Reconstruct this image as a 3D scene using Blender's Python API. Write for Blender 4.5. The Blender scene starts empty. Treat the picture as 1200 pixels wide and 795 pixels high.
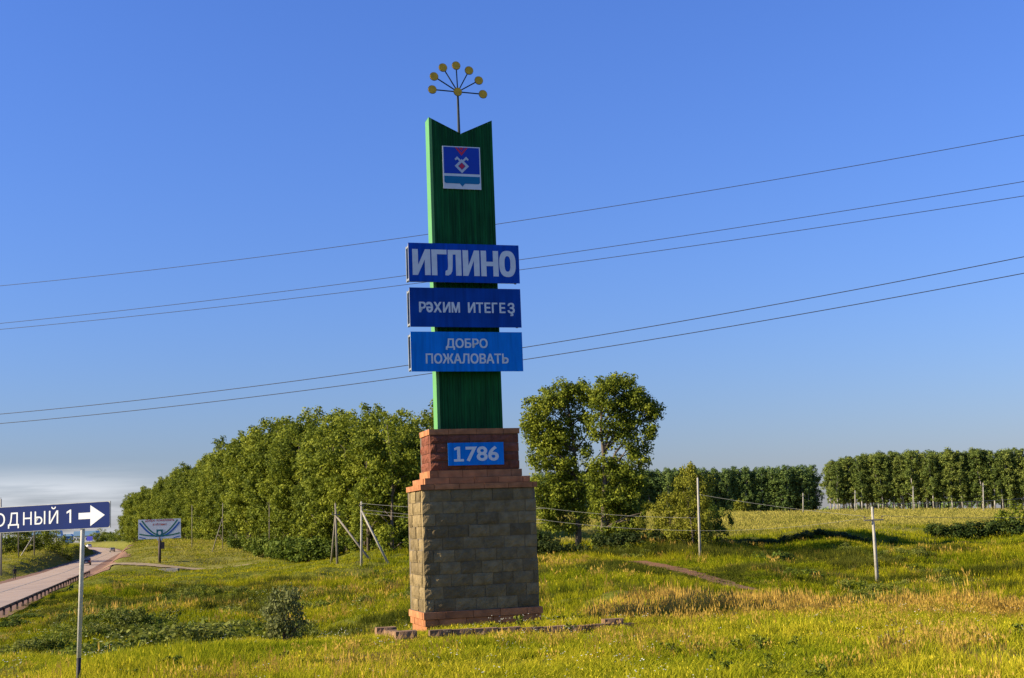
import bpy, math, random
import numpy as np
from mathutils import Vector, Matrix

PI = math.pi
random.seed(7)
rng = np.random.default_rng(11)
scene = bpy.context.scene
COL = scene.collection

# ------------------------------------------------------------------ camera
FPX, PITCH, ROLL, EYE = 1500.0, 0.146, -0.038, 1.8     # focal length in pixels of a 1200 px wide picture
cp, sp, cr, sr = math.cos(PITCH), math.sin(PITCH), math.cos(ROLL), math.sin(ROLL)
FW = Vector((0, cp, sp)); UP0 = Vector((0, -sp, cp)); RT0 = Vector((1, 0, 0))
RT = cr * RT0 + sr * UP0
UP = -sr * RT0 + cr * UP0
cam_data = bpy.data.cameras.new('camera')
cam_data.sensor_width = 36.0
cam_data.lens = 36.0 * FPX / 1200.0
cam_data.clip_start = 0.1
cam_data.clip_end = 20000
cam = bpy.data.objects.new('camera', cam_data)
COL.objects.link(cam)
M4 = Matrix((RT, UP, -FW)).transposed().to_4x4()
M4.translation = Vector((0, 0, EYE))
cam.matrix_world = M4
scene.camera = cam

# ------------------------------------------------------------------ world, sun, exposure
SUN_EL, SUN_BACK = math.radians(26), math.radians(13.3)
SUN_DIR = Vector((-math.cos(SUN_BACK) * math.cos(SUN_EL), -math.sin(SUN_BACK) * math.cos(SUN_EL), math.sin(SUN_EL)))
world = bpy.data.worlds.new('World')
scene.world = world
world.use_nodes = True
wn, wl = world.node_tree.nodes, world.node_tree.links
wn.clear()
w_out = wn.new('ShaderNodeOutputWorld')
w_bg = wn.new('ShaderNodeBackground'); w_bg.inputs['Strength'].default_value = 0.05
w_sky = wn.new('ShaderNodeTexSky'); w_sky.sky_type = 'NISHITA'; w_sky.sun_disc = False
w_sky.sun_elevation = SUN_EL
w_sky.sun_rotation = math.atan2(SUN_DIR.x, SUN_DIR.y)
w_sky.altitude = 150; w_sky.air_density = 1.8; w_sky.dust_density = 0.3; w_sky.ozone_density = 7.0
w_hsv = wn.new('ShaderNodeMix'); w_hsv.data_type = 'RGBA'; w_hsv.blend_type = 'MULTIPLY'; w_hsv.inputs[0].default_value = 1
w_hsv.inputs[7].default_value = (.86, 1.04, 1.9, 1)          # deep blue of the photograph's colour balance
wl.new(w_sky.outputs[0], w_hsv.inputs[6])
# thin wisps of cloud low over the horizon
w_tc = wn.new('ShaderNodeTexCoord')
w_map = wn.new('ShaderNodeMapping'); w_map.inputs['Scale'].default_value = (5, 5, 60)
wl.new(w_tc.outputs['Generated'], w_map.inputs['Vector'])
w_noise = wn.new('ShaderNodeTexNoise'); w_noise.inputs['Scale'].default_value = 1.3; w_noise.inputs['Detail'].default_value = 8
wl.new(w_map.outputs[0], w_noise.inputs['Vector'])
w_ramp = wn.new('ShaderNodeMapRange'); w_ramp.inputs[1].default_value = 0.4; w_ramp.inputs[2].default_value = 0.62
wl.new(w_noise.outputs[0], w_ramp.inputs[0])
w_sep = wn.new('ShaderNodeSeparateXYZ'); wl.new(w_tc.outputs['Generated'], w_sep.inputs[0])
w_band = wn.new('ShaderNodeMapRange'); w_band.interpolation_type = 'SMOOTHSTEP'
w_band.inputs[1].default_value = 0.062; w_band.inputs[2].default_value = 0.03
wl.new(w_sep.outputs['Z'], w_band.inputs[0])
w_mul = wn.new('ShaderNodeMath'); w_mul.operation = 'MULTIPLY'
wl.new(w_ramp.outputs[0], w_mul.inputs[0]); wl.new(w_band.outputs[0], w_mul.inputs[1])
w_side = wn.new('ShaderNodeMapRange'); w_side.interpolation_type = 'SMOOTHSTEP'      # the bank of cloud lies to the left (west)
w_side.inputs[1].default_value = -0.18; w_side.inputs[2].default_value = -0.36; wl.new(w_sep.outputs['X'], w_side.inputs[0])
w_mul3 = wn.new('ShaderNodeMath'); w_mul3.operation = 'MULTIPLY'; wl.new(w_mul.outputs[0], w_mul3.inputs[0]); wl.new(w_side.outputs[0], w_mul3.inputs[1])
w_mul2 = wn.new('ShaderNodeMath'); w_mul2.operation = 'MULTIPLY'; w_mul2.inputs[1].default_value = 0.6
wl.new(w_mul3.outputs[0], w_mul2.inputs[0])
w_mix = wn.new('ShaderNodeMix'); w_mix.data_type = 'RGBA'
wl.new(w_mul2.outputs[0], w_mix.inputs[0]); wl.new(w_hsv.outputs[2], w_mix.inputs[6])
w_mix.inputs[7].default_value = (11, 11.3, 12, 1)
wl.new(w_mix.outputs[2], w_bg.inputs['Color'])
wl.new(w_bg.outputs[0], w_out.inputs[0])

sun_data = bpy.data.lights.new('sun', 'SUN')
sun_data.energy = 5.0; sun_data.angle = math.radians(0.53); sun_data.color = (1.0, 0.85, 0.60)
sun = bpy.data.objects.new('sun', sun_data); COL.objects.link(sun)
sun.rotation_euler = SUN_DIR.to_track_quat('Z', 'Y').to_euler()
sun.location = (-40, -10, 60)

vs = scene.view_settings
vs.view_transform = 'Standard'; vs.look = 'None'; vs.exposure = 1.03; vs.gamma = 1.0; vs.use_curve_mapping = False
scene.cycles.max_bounces = 6; scene.cycles.transparent_max_bounces = 4; scene.cycles.diffuse_bounces = 3
scene.cycles.use_adaptive_sampling = True
try: scene.cycles.use_denoising = True
except Exception: pass

# ------------------------------------------------------------------ placing helpers
def ray(px, py):
    return FW + RT * ((px - 600) / FPX) + UP * ((397.5 - py) / FPX)
def at(px, py, Y):                       # the point at depth Y on the sight line through a pixel
    d = ray(px, py); t = Y / d.y
    return Vector((0, 0, EYE)) + d * t
def hit(px, py, p0, n):                  # sight line against a plane
    d = ray(px, py); o = Vector((0, 0, EYE))
    return o + d * ((p0 - o).dot(n) / d.dot(n))

# ------------------------------------------------------------------ noise and terrain height
_tab = np.random.default_rng(3).random((256, 256))
def vnoise(x, y):
    xi = np.floor(x).astype(int); yi = np.floor(y).astype(int)
    fx = x - xi; fy = y - yi
    fx = fx * fx * (3 - 2 * fx); fy = fy * fy * (3 - 2 * fy)
    a = _tab[xi % 256, yi % 256]; b = _tab[(xi + 1) % 256, yi % 256]
    c = _tab[xi % 256, (yi + 1) % 256]; d = _tab[(xi + 1) % 256, (yi + 1) % 256]
    return (a * (1 - fx) + b * fx) * (1 - fy) + (c * (1 - fx) + d * fx) * fy - 0.5
def fbm(x, y, o=3):
    s = 0; k = 1.0
    for i in range(o):
        s = s + vnoise(x * 2 ** i + 17.3 * i, y * 2 ** i + 9.1 * i) * k; k *= 0.5
    return s
def sstep(a, b, t):
    t = np.clip((t - a) / (b - a), 0, 1)
    return t * t * (3 - 2 * t)

cps = []
for Y in (1.5, 4, 9, 14, 18):
    for a in (-1.4, -.7, -.4, -.2, 0, .2, .4, .7, 1.4): cps.append((a * Y, Y, 0.0))
for X, Y, z in ((-8.4, 21, -.03), (-4.6, 22, -.02), (-1, 24, 0), (1.5, 24.5, 0), (3.5, 25.5, -.05), (6.5, 24.5, -.03), (9.6, 23, -.02), (-14, 21, 0), (16, 23, 0),
                (-12.6, 30, -1.35), (-6, 31, -1.2), (-1, 33, -1.2), (12.5, 33, -1.1), (8, 34, -1.2), (-19, 45, -2.7), (-9, 45, -2.5), (-3, 48, -2.2), (12, 48, -2.3), (20, 48, -2.7),
                (3, 38, -.75), (-90, 101, -3.2), (-40, 45, -2.6)):
    cps.append((X, Y, z))
for px, py, Y in ((100, 740, 70), (100, 715, 95), (100, 690, 140), (0, 735, 80), (300, 740, 65), (300, 720, 85), (300, 690, 130),
                  (300, 670, 160), (300, 650, 205), (440, 720, 75), (440, 690, 115), (430, 668, 144), (450, 646, 158), (187, 659, 191), (187, 641, 260),
                  (150, 635, 490), (660, 700, 60), (660, 680, 85), (660, 656, 122), (800, 708, 32), (800, 690, 70), (800, 668, 100), (818, 656, 117),
                  (900, 625, 200), (900, 602, 470), (1000, 690, 98), (1000, 665, 115), (1000, 645, 130), (850, 643, 133), (950, 633, 139), (1000, 628, 142), (1100, 631, 147), (900, 672, 104), (1000, 620, 170), (1000, 611, 300),
                  (1000, 598, 470), (1200, 690, 98), (1200, 652, 125), (1200, 632, 150), (1200, 614, 210), (1200, 597, 480), (560, 690, 90), (560, 665, 120), (560, 630, 200),
                  (720, 612, 300), (-200, 690, 200), (1400, 690, 98), (1400, 632, 150), (1400, 600, 480), (700, 603, 480), (400, 622, 480), (240, 668, 183)):
    p = at(px, py, Y); cps.append((p.x, p.y, p.z))
for Y in (750, 1500, 4000, 9000):
    for a in (-1.4, -.6, -.3, 0, .3, .6, 1.4): cps.append((a * Y, Y, 2.5))
for a in (-1.4, -.8): 
    for Y in (60, 120, 300): cps.append((a * Y, Y, -2.5))
for a in (.8, 1.4):
    for Y, z in ((45, -2.6), (105, -4.5), (180, -1.5), (400, 1.5)): cps.append((a * Y, Y, z))
_cp = np.array(cps)
def _uv(x, y):
    y = np.maximum(y, 1.0)
    return np.stack([np.clip(x / y, -1.6, 1.6) * 2.2, np.log(y)], -1)
_cu = _uv(_cp[:, 0], _cp[:, 1])
def _k(r2): return np.where(r2 > 1e-12, r2 * np.log(np.maximum(r2, 1e-12)) * 0.5, 0.0)
n_ = len(_cp)
A = np.zeros((n_ + 3, n_ + 3))
A[:n_, :n_] = _k(((_cu[:, None] - _cu[None]) ** 2).sum(-1)) + np.eye(n_) * 2e-3
P_ = np.concatenate([np.ones((n_, 1)), _cu], 1)
A[:n_, n_:] = P_; A[n_:, :n_] = P_.T
_w = np.linalg.solve(A, np.concatenate([_cp[:, 2], [0, 0, 0]]))

ROADC = np.array([(-30.8, 50, -3.1), (-44.6, 101, -3.0), (-61, 160, -3.0), (-77, 220, -2.9), (-104, 313, -2.7), (-142, 450, -1.7), (-163, 510, -.8), (-192, 570, .1), (-240, 625, .9), (-330, 690, 1.6), (-520, 790, 2.2)])
def road_dist(x, y):
    """signed distance to the road's middle (positive on the right-hand side) and the road's height there"""
    best = np.full(x.shape, 1e9); sd = np.zeros(x.shape); z = np.zeros(x.shape)
    for a, b in zip(ROADC[:-1], ROADC[1:]):
        d = b[:2] - a[:2]; L2 = (d ** 2).sum()
        t = np.clip(((x - a[0]) * d[0] + (y - a[1]) * d[1]) / L2, 0, 1)
        dx = x - (a[0] + t * d[0]); dy = y - (a[1] + t * d[1])
        r = np.hypot(dx, dy); m = r < best
        best = np.where(m, r, best); z = np.where(m, a[2] + t * (b[2] - a[2]), z)
        sd = np.where(m, np.where(d[0] * dy - d[1] * dx < 0, r, -r), sd)
    return sd, z
def line_dist(x, y, pts):
    best = np.full(x.shape, 1e9); pts = np.array(pts)
    for a, b in zip(pts[:-1], pts[1:]):
        d = b - a; t = np.clip(((x - a[0]) * d[0] + (y - a[1]) * d[1]) / (d ** 2).sum(), 0, 1); best = np.minimum(best, np.hypot(x - a[0] - t * d[0], y - a[1] - t * d[1]))
    return best
PATH = [at(96, 677, 190)[:2], at(140, 671, 190)[:2], at(190, 670, 184)[:2], at(240, 668, 181)[:2], at(290, 664, 182)[:2], at(345, 659, 184)[:2]]
TRACK = [at(745, 662, 113)[:2], at(790, 668, 100)[:2], at(830, 677, 90)[:2], at(880, 692, 78)[:2]]
apron = [at(92, 680, 178)[:2], at(106, 674, 205)[:2], at(119, 664, 255)[:2], at(130, 655, 330)[:2], at(143, 647, 440)[:2]]
APR = np.array([(p[0], p[1]) for p in apron])
BANKX = [-8, 5, 14, 23.5, 34, 46, 66, 90]; BANKY = [121, 127, 130, 136, 140, 143, 150, 155]; BANKH = [0] * 8      # edge of the field

def H(x, y):
    x = np.asarray(x, float); y = np.asarray(y, float)
    shp = x.shape; x = x.ravel(); y = y.ravel()
    out = np.empty(x.shape)
    for i in range(0, len(x), 20000):
        xx, yy = x[i:i + 20000], y[i:i + 20000]
        u = _uv(xx, yy)
        r2 = ((u[:, None] - _cu[None]) ** 2).sum(-1)
        z = _k(r2) @ _w[:n_] + _w[n_] + u @ _w[n_ + 1:]
        # shaded step at the edge of the field
        yl = np.interp(xx, BANKX, BANKY); hb = np.interp(xx, BANKX, BANKH)
        t = yy - yl + 1.2 * fbm(xx * .25, yy * .25, 2)
        z += hb * sstep(-.5, .7, t) * np.exp(-np.maximum(t, 0) / 14) - hb * .35 * np.exp(-((t + 1.2) / 1.6) ** 2)
        # hummocks
        amp = .03 + .62 * sstep(24, 45, yy) * (1 - .6 * sstep(200, 400, yy))
        amp = amp * sstep(2, 7, np.minimum(np.minimum(line_dist(xx, yy, APR) - 3, line_dist(xx, yy, PATH)), line_dist(xx, yy, TRACK) + 1.2))
        z += amp * fbm(xx * .16, yy * .16, 2) * 1.6 + amp * .8 * fbm(xx * .55, yy * .55, 2) * (1 - sstep(120, 260, yy))
        z += .025 * fbm(xx * 1.3, yy * 1.3, 2) * (1 - sstep(30, 60, yy))
        sd, rz = road_dist(xx, yy)
        ad = np.abs(sd)
        k = 1 - sstep(5.2, 9.5, ad)
        z = z * (1 - k) + (rz - .02) * k
        out[i:i + 20000] = z
    return out.reshape(shp)
def h1(x, y): return float(H(np.array([x]), np.array([y]))[0])

# ------------------------------------------------------------------ materials
MATS = {}
def new_mat(name):
    m = bpy.data.materials.new(name); m.use_nodes = True
    nt = m.node_tree; nt.nodes.clear()
    out = nt.nodes.new('ShaderNodeOutputMaterial')
    return m, nt, out
def surf(name, col, rough=.7, var=.25, scale=6, bump=.0, bscale=None, metallic=0, objvar=0.0, col2=None, spec=.3, coat=0, streak=0.0):
    """principled with noise between two tones, fine relief, and a little difference from object to object"""
    if name in MATS: return MATS[name]
    m, nt, out = new_mat(name); N, L = nt.nodes, nt.links
    b = N.new('ShaderNodeBsdfPrincipled'); L.new(b.outputs[0], out.inputs[0])
    b.inputs['Roughness'].default_value = rough; b.inputs['Metallic'].default_value = metallic
    b.inputs['Specular IOR Level'].default_value = spec
    b.inputs['Coat Weight'].default_value = coat
    tc = N.new('ShaderNodeTexCoord'); geo = N.new('ShaderNodeNewGeometry')
    nz = N.new('ShaderNodeTexNoise'); nz.inputs['Scale'].default_value = scale; nz.inputs['Detail'].default_value = 6
    L.new(geo.outputs['Position'], nz.inputs['Vector'])
    mr = N.new('ShaderNodeMapRange'); mr.inputs[1].default_value = .3; mr.inputs[2].default_value = .7
    L.new(nz.outputs[0], mr.inputs[0])
    mx = N.new('ShaderNodeMix'); mx.data_type = 'RGBA'
    c2 = col2 or tuple(c * (1 - var) for c in col)
    mx.inputs[6].default_value = (*col, 1); mx.inputs[7].default_value = (*c2, 1)
    L.new(mr.outputs[0], mx.inputs[0])
    src = mx.outputs[2]
    if streak:                              # rain streaks and fading, running down
        mp = N.new('ShaderNodeMapping'); mp.inputs['Scale'].default_value = (9, 9, .7); L.new(geo.outputs['Position'], mp.inputs[0])
        n3 = N.new('ShaderNodeTexNoise'); n3.inputs['Scale'].default_value = 1.6; n3.inputs['Detail'].default_value = 7; L.new(mp.outputs[0], n3.inputs['Vector'])
        r3 = N.new('ShaderNodeMapRange'); r3.inputs[1].default_value = .35; r3.inputs[2].default_value = .7; r3.inputs[3].default_value = 1 - streak; r3.inputs[4].default_value = 1 + streak
        L.new(n3.outputs[0], r3.inputs[0])
        h3 = N.new('ShaderNodeHueSaturation'); L.new(src, h3.inputs['Color']); L.new(r3.outputs[0], h3.inputs['Value']); src = h3.outputs[0]
    if objvar:
        oi = N.new('ShaderNodeObjectInfo')
        h = N.new('ShaderNodeHueSaturation'); L.new(src, h.inputs['Color'])
        m2 = N.new('ShaderNodeMapRange'); m2.inputs[3].default_value = 1 - objvar; m2.inputs[4].default_value = 1 + objvar
        L.new(oi.outputs['Random'], m2.inputs[0]); L.new(m2.outputs[0], h.inputs['Value'])
        src = h.outputs[0]
    L.new(src, b.inputs['Base Color'])
    if bump:
        n2 = N.new('ShaderNodeTexNoise'); n2.inputs['Scale'].default_value = bscale or scale * 4; n2.inputs['Detail'].default_value = 5
        L.new(geo.outputs['Position'], n2.inputs['Vector'])
        bp = N.new('ShaderNodeBump'); bp.inputs['Strength'].default_value = 1; bp.inputs['Distance'].default_value = bump
        L.new(n2.outputs[0], bp.inputs['Height']); L.new(bp.outputs[0], b.inputs['Normal'])
    MATS[name] = m
    return m

def leafmat(name, ca, cb, cc, trans=.35, patch=.0, ivar=.35, rough=.65, spec=.12):
    """leaves or blades: tone attribute and per-instance chance pick between three greens; part of the light passes through"""
    m, nt, out = new_mat(name); N, L = nt.nodes, nt.links
    at_ = N.new('ShaderNodeAttribute'); at_.attribute_name = 'tone'
    oi = N.new('ShaderNodeObjectInfo')
    add = N.new('ShaderNodeMath'); add.operation = 'MULTIPLY_ADD'; add.inputs[1].default_value = ivar
    L.new(oi.outputs['Random'], add.inputs[0]); L.new(at_.outputs['Fac'], add.inputs[2])
    src = add.outputs[0]
    if patch:
        geo = N.new('ShaderNodeNewGeometry')
        nz = N.new('ShaderNodeTexNoise'); nz.inputs['Scale'].default_value = patch; nz.inputs['Detail'].default_value = 3
        L.new(geo.outputs['Position'], nz.inputs['Vector'])
        ad2 = N.new('ShaderNodeMath'); ad2.operation = 'MULTIPLY_ADD'; ad2.inputs[1].default_value = 1.6
        sub = N.new('ShaderNodeMath'); sub.operation = 'SUBTRACT'; sub.inputs[1].default_value = .5
        L.new(nz.outputs[0], sub.inputs[0]); L.new(sub.outputs[0], ad2.inputs[0]); L.new(src, ad2.inputs[2])
        src = ad2.outputs[0]
    rp = N.new('ShaderNodeValToRGB')
    rp.color_ramp.elements[0].position = .1; rp.color_ramp.elements[0].color = (*ca, 1)
    rp.color_ramp.elements[1].position = 1.15 if False else 1.0; rp.color_ramp.elements[1].color = (*cc, 1)
    e = rp.color_ramp.elements.new(.55); e.color = (*cb, 1)
    L.new(src, rp.inputs[0])
    b = N.new('ShaderNodeBsdfPrincipled'); b.inputs['Roughness'].default_value = rough; b.inputs['Specular IOR Level'].default_value = spec
    t = N.new('ShaderNodeBsdfTranslucent')
    L.new(rp.outputs[0], b.inputs['Base Color']); L.new(rp.outputs[0], t.inputs['Color'])
    mx = N.new('ShaderNodeMixShader'); mx.inputs[0].default_value = trans
    L.new(b.outputs[0], mx.inputs[1]); L.new(t.outputs[0], mx.inputs[2]); L.new(mx.outputs[0], out.inputs[0])
    MATS[name] = m
    return m

def ground_mat():
    m, nt, out = new_mat('meadow'); N, L = nt.nodes, nt.links
    b = N.new('ShaderNodeBsdfPrincipled'); b.inputs['Roughness'].default_value = .95; b.inputs['Specular IOR Level'].default_value = 0
    L.new(b.outputs[0], out.inputs[0])
    geo = N.new('ShaderNodeNewGeometry')
    def noise(s, d=4):
        n = N.new('ShaderNodeTexNoise'); n.inputs['Scale'].default_value = s; n.inputs['Detail'].default_value = d
        L.new(geo.outputs['Position'], n.inputs['Vector']); return n.outputs[0]
    def rng_(s, a, c):
        r = N.new('ShaderNodeMapRange'); r.inputs[1].default_value = a; r.inputs[2].default_value = c; L.new(s, r.inputs[0]); return r.outputs[0]
    def mix(f, a, c):
        x = N.new('ShaderNodeMix'); x.data_type = 'RGBA'
        L.new(f, x.inputs[0])
        for s, k in ((a, 6), (c, 7)):
            if isinstance(s, tuple): x.inputs[k].default_value = (*s, 1)
            else: L.new(s, x.inputs[k])
        return x.outputs[2]
    c = mix(rng_(noise(.12), .35, .65), (.115, .135, .016), (.18, .175, .024))
    c = mix(rng_(noise(1.1), .35, .7), c, (.08, .105, .015))
    c = mix(rng_(noise(5), .45, .75), c, (.13, .115, .04))
    at_ = N.new('ShaderNodeAttribute'); at_.attribute_name = 'pale'
    c = mix(at_.outputs['Fac'], c, mix(rng_(noise(.35), .35, .7), (.26, .225, .075), (.19, .185, .045)))
    at2 = N.new('ShaderNodeAttribute'); at2.attribute_name = 'bare'
    c = mix(at2.outputs['Fac'], c, mix(rng_(noise(2), .35, .7), (.12, .062, .03), (.07, .05, .025)))
    L.new(c, b.inputs['Base Color'])
    bp = N.new('ShaderNodeBump'); bp.inputs['Distance'].default_value = .12; bp.inputs['Strength'].default_value = 1
    L.new(noise(3, 6), bp.inputs['Height']); L.new(bp.outputs[0], b.inputs['Normal'])
    return m

# ------------------------------------------------------------------ mesh helpers
def tag(o, label=None, cat=None, group=None, kind=None):
    if label: o['label'] = label
    if cat: o['category'] = cat
    if group: o['group'] = group
    if kind: o['kind'] = kind
    return o
def link(name, mesh, parent=None, loc=None):
    o = bpy.data.objects.new(name, mesh); COL.objects.link(o)
    if parent: o.parent = parent
    if loc is not None: o.location = loc
    return o
def empty(name, loc=(0, 0, 0), rz=0):
    o = bpy.data.objects.new(name, None); COL.objects.link(o); o.location = loc; o.rotation_euler = (0, 0, rz)
    o.empty_display_size = .3
    return o
def copy_tree(o, parent=None):
    c = o.copy(); COL.objects.link(c); c.parent = parent
    for ch in o.children: copy_tree(ch, c)
    return c
def np_mesh(name, verts, faces, mat=None, tone=None, smooth=False):
    """mesh from arrays; all faces have the same number of corners"""
    verts = np.asarray(verts, np.float32); faces = np.asarray(faces, np.int32)
    me = bpy.data.meshes.new(name)
    nf, k = faces.shape
    me.vertices.add(len(verts)); me.vertices.foreach_set('co', verts.ravel())
    me.loops.add(nf * k); me.loops.foreach_set('vertex_index', faces.ravel())
    me.polygons.add(nf); me.polygons.foreach_set('loop_start', np.arange(0, nf * k, k, dtype=np.int32))
    try: me.polygons.foreach_set('loop_total', np.full(nf, k, np.int32))
    except Exception: pass
    if smooth: me.polygons.foreach_set('use_smooth', np.ones(nf, bool))
    if tone is not None:
        a = me.attributes.new('tone', 'FLOAT', 'POINT'); a.data.foreach_set('value', np.asarray(tone, np.float32))
    me.update(calc_edges=True); me.validate()
    if mat: me.materials.append(mat)
    return me

class MB:
    def __init__(s): s.v = []; s.f = []
    def add(s, vs_, fs):
        b = len(s.v); s.v += [tuple(v) for v in vs_]; s.f += [tuple(i + b for i in f) for f in fs]; return s
    def box(s, c, d, rz=0, M=None):
        x, y, z = (k / 2 for k in d)
        vs_ = [Vector((i * x, j * y, k * z)) for i in (-1, 1) for j in (-1, 1) for k in (-1, 1)]
        if rz: vs_ = [Matrix.Rotation(rz, 3, 'Z') @ v for v in vs_]
        vs_ = [v + Vector(c) for v in vs_]
        if M: vs_ = [M @ v for v in vs_]
        return s.add(vs_, [(0, 1, 3, 2), (4, 6, 7, 5), (0, 4, 5, 1), (2, 3, 7, 6), (0, 2, 6, 4), (1, 5, 7, 3)])
    def tube(s, pts, rad, n=8, cap=True):
        pts = [Vector(p) for p in pts]
        if not hasattr(rad, '__len__'): rad = [rad] * len(pts)
        rings = []
        for i, p in enumerate(pts):
            t = (pts[min(i + 1, len(pts) - 1)] - pts[max(i - 1, 0)]).normalized()
            u = t.cross(Vector((0, 0, 1)) if abs(t.z) < .9 else Vector((1, 0, 0))).normalized(); w = t.cross(u)
            rings.append([p + (u * math.cos(2 * PI * k / n) + w * math.sin(2 * PI * k / n)) * rad[i] for k in range(n)])
        fs = []
        for i in range(len(pts) - 1):
            for k in range(n):
                a = i * n + k; b = i * n + (k + 1) % n
                fs.append((a, b, b + n, a + n))
        if cap: fs += [tuple(reversed(range(n))), tuple(range((len(pts) - 1) * n, len(pts) * n))]
        return s.add([v for r in rings for v in r], fs)
    def prism(s, poly, y0, y1, M=None):          # polygon in the xz plane pushed along y
        n = len(poly)
        vs_ = [Vector((x, y0, z)) for x, z in poly] + [Vector((x, y1, z)) for x, z in poly]
        if M: vs_ = [M @ v for v in vs_]
        fs = [tuple(range(n)), tuple(range(2 * n - 1, n - 1, -1))]
        for i in range(n): fs.append((i, i + n, (i + 1) % n + n, (i + 1) % n))
        return s.add(vs_, fs)
    def mesh(s, name, mat, smooth=False, bevel=0):
        me = bpy.data.meshes.new(name); me.from_pydata(s.v, [], s.f); 
        import bmesh
        bm = bmesh.new(); bm.from_mesh(me); bmesh.ops.recalc_face_normals(bm, faces=bm.faces)
        if bevel: bmesh.ops.bevel(bm, geom=[e for e in bm.edges], offset=bevel, segments=1, affect='EDGES', clamp_overlap=True)
        bm.to_mesh(me); bm.free()
        if smooth:
            me.polygons.foreach_set('use_smooth', np.ones(len(me.polygons), bool))
        if mat: me.materials.append(mat)
        return me
    def build(s, name, mat, parent=None, loc=None, smooth=False, bevel=0):
        return link(name, s.mesh(name, mat, smooth, bevel), parent, loc)

def lettering(name, body, mat, parent, M, cx, cz, width, height, bold=.0, y=0, spacing=1.0, slant=0, strike=0):
    """raised paint letters fitted into a width x height box centred at cx, cz in the local xz plane"""
    c = bpy.data.curves.new('letters', 'FONT'); c.body = body; c.offset = bold; c.resolution_u = 4; c.space_character = spacing; c.shear = slant
    t = bpy.data.objects.new('letters', c); COL.objects.link(t)
    dg = bpy.context.evaluated_depsgraph_get(); dg.update()
    me = bpy.data.meshes.new_from_object(t.evaluated_get(dg))
    bpy.data.objects.remove(t); bpy.data.curves.remove(c)
    co = np.empty(len(me.vertices) * 3, np.float32); me.vertices.foreach_get('co', co); co = co.reshape(-1, 3)
    lo, hi = co.min(0), co.max(0)
    out = np.zeros_like(co)
    out[:, 0] = cx + (co[:, 0] - (lo[0] + hi[0]) / 2) * width / (hi[0] - lo[0])
    out[:, 2] = cz + (co[:, 1] - (lo[1] + hi[1]) / 2) * height / (hi[1] - lo[1])
    out[:, 1] = y
    if strike:                          # struck four times, a hair apart, for heavier strokes
        fs_ = [tuple(p.vertices) for p in me.polygons]; mb = MB()
        for q, (dx_, dz_) in enumerate(((-1, -.7), (1, -.7), (-1, .7), (1, .7))):
            mb.add([(v[0] + dx_ * strike, v[1] - .0006 * q, v[2] + dz_ * strike) for v in out.tolist()], fs_)
        o = link(name, mb.mesh(name, mat), parent); bpy.data.meshes.remove(me)
        if M is not None: o.matrix_local = M
        return o
    me.vertices.foreach_set('co', out.ravel()); me.update(); me.materials.clear(); me.materials.append(mat); me.name = name
    o = link(name, me, parent)
    if M is not None: o.matrix_local = M
    return o

# ------------------------------------------------------------------ ground sheet
rows = np.concatenate([np.linspace(.5, 14, 14, endpoint=False), np.linspace(14, 40, 120, endpoint=False), np.linspace(40, 130, 190, endpoint=False),
                       np.linspace(130, 260, 190, endpoint=False), np.linspace(260, 640, 120, endpoint=False), np.geomspace(640, 12000, 34)])
cols = np.concatenate([-np.geomspace(4, .56, 14)[:-1], np.linspace(-.55, .55, 330), np.geomspace(.56, 4, 14)[1:]])
gy, gx = np.meshgrid(rows, cols, indexing='ij'); gx = gx * np.maximum(gy, 6)
gz = H(gx, gy)
nr, nc = gx.shape
idx = np.arange(nr * nc).reshape(nr, nc)
quads = np.stack([idx[:-1, :-1], idx[:-1, 1:], idx[1:, 1:], idx[1:, :-1]], -1).reshape(-1, 4)
gm = np_mesh('ground', np.stack([gx, gy, gz], -1).reshape(-1, 3), quads, ground_mat(), smooth=True)
def pale_at(x, y):
    yl = np.interp(x, BANKX, BANKY)
    r = sstep(4, 40, y - yl + 10 * fbm(x * .05, y * .05)) * sstep(-5, 12, x)
    l = sstep(-8, 10, y - (178 + (x + 60) * .02)) * sstep(-20, -35, x) * (1 - sstep(330, 420, y)) * .55
    f = sstep(420, 600, y) * .6
    return np.clip(np.maximum(np.maximum(r, l), f), 0, 1)
def bare_at(x, y):
    a = sstep(.25, .42, fbm(x * .11 + 5, y * .11, 3)) * sstep(60, 90, y) * (1 - sstep(150, 190, y))
    yl = np.interp(x, BANKX, BANKY); t = y - yl
    bk = np.exp(-((t - .2) / 1.0) ** 2) * (np.interp(x, BANKX, BANKH) > .3)
    e = np.zeros_like(x)
    for px, py, Y, r in ((852, 653, 121, 2.2), (815, 659, 112, 1.6), (135, 742, 70, 1.6), (125, 735, 73, 1.3), (775, 655, 122, 1.2), (148, 749, 66, 1.2)):
        p = at(px, py, Y); e = np.maximum(e, 1 - sstep(.4, 1.2, np.hypot(x - p.x, (y - p.y) * .6) / r))
    return np.clip(np.maximum(np.maximum(a * .5, bk * .8), e), 0, 1)
for nm, fn in (('pale', pale_at), ('bare', bare_at)):
    a = gm.attributes.new(nm, 'FLOAT', 'POINT'); a.data.foreach_set('value', fn(gx.ravel(), gy.ravel()).astype(np.float32))
ground = link('ground', gm); tag(ground, kind='structure')

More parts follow.
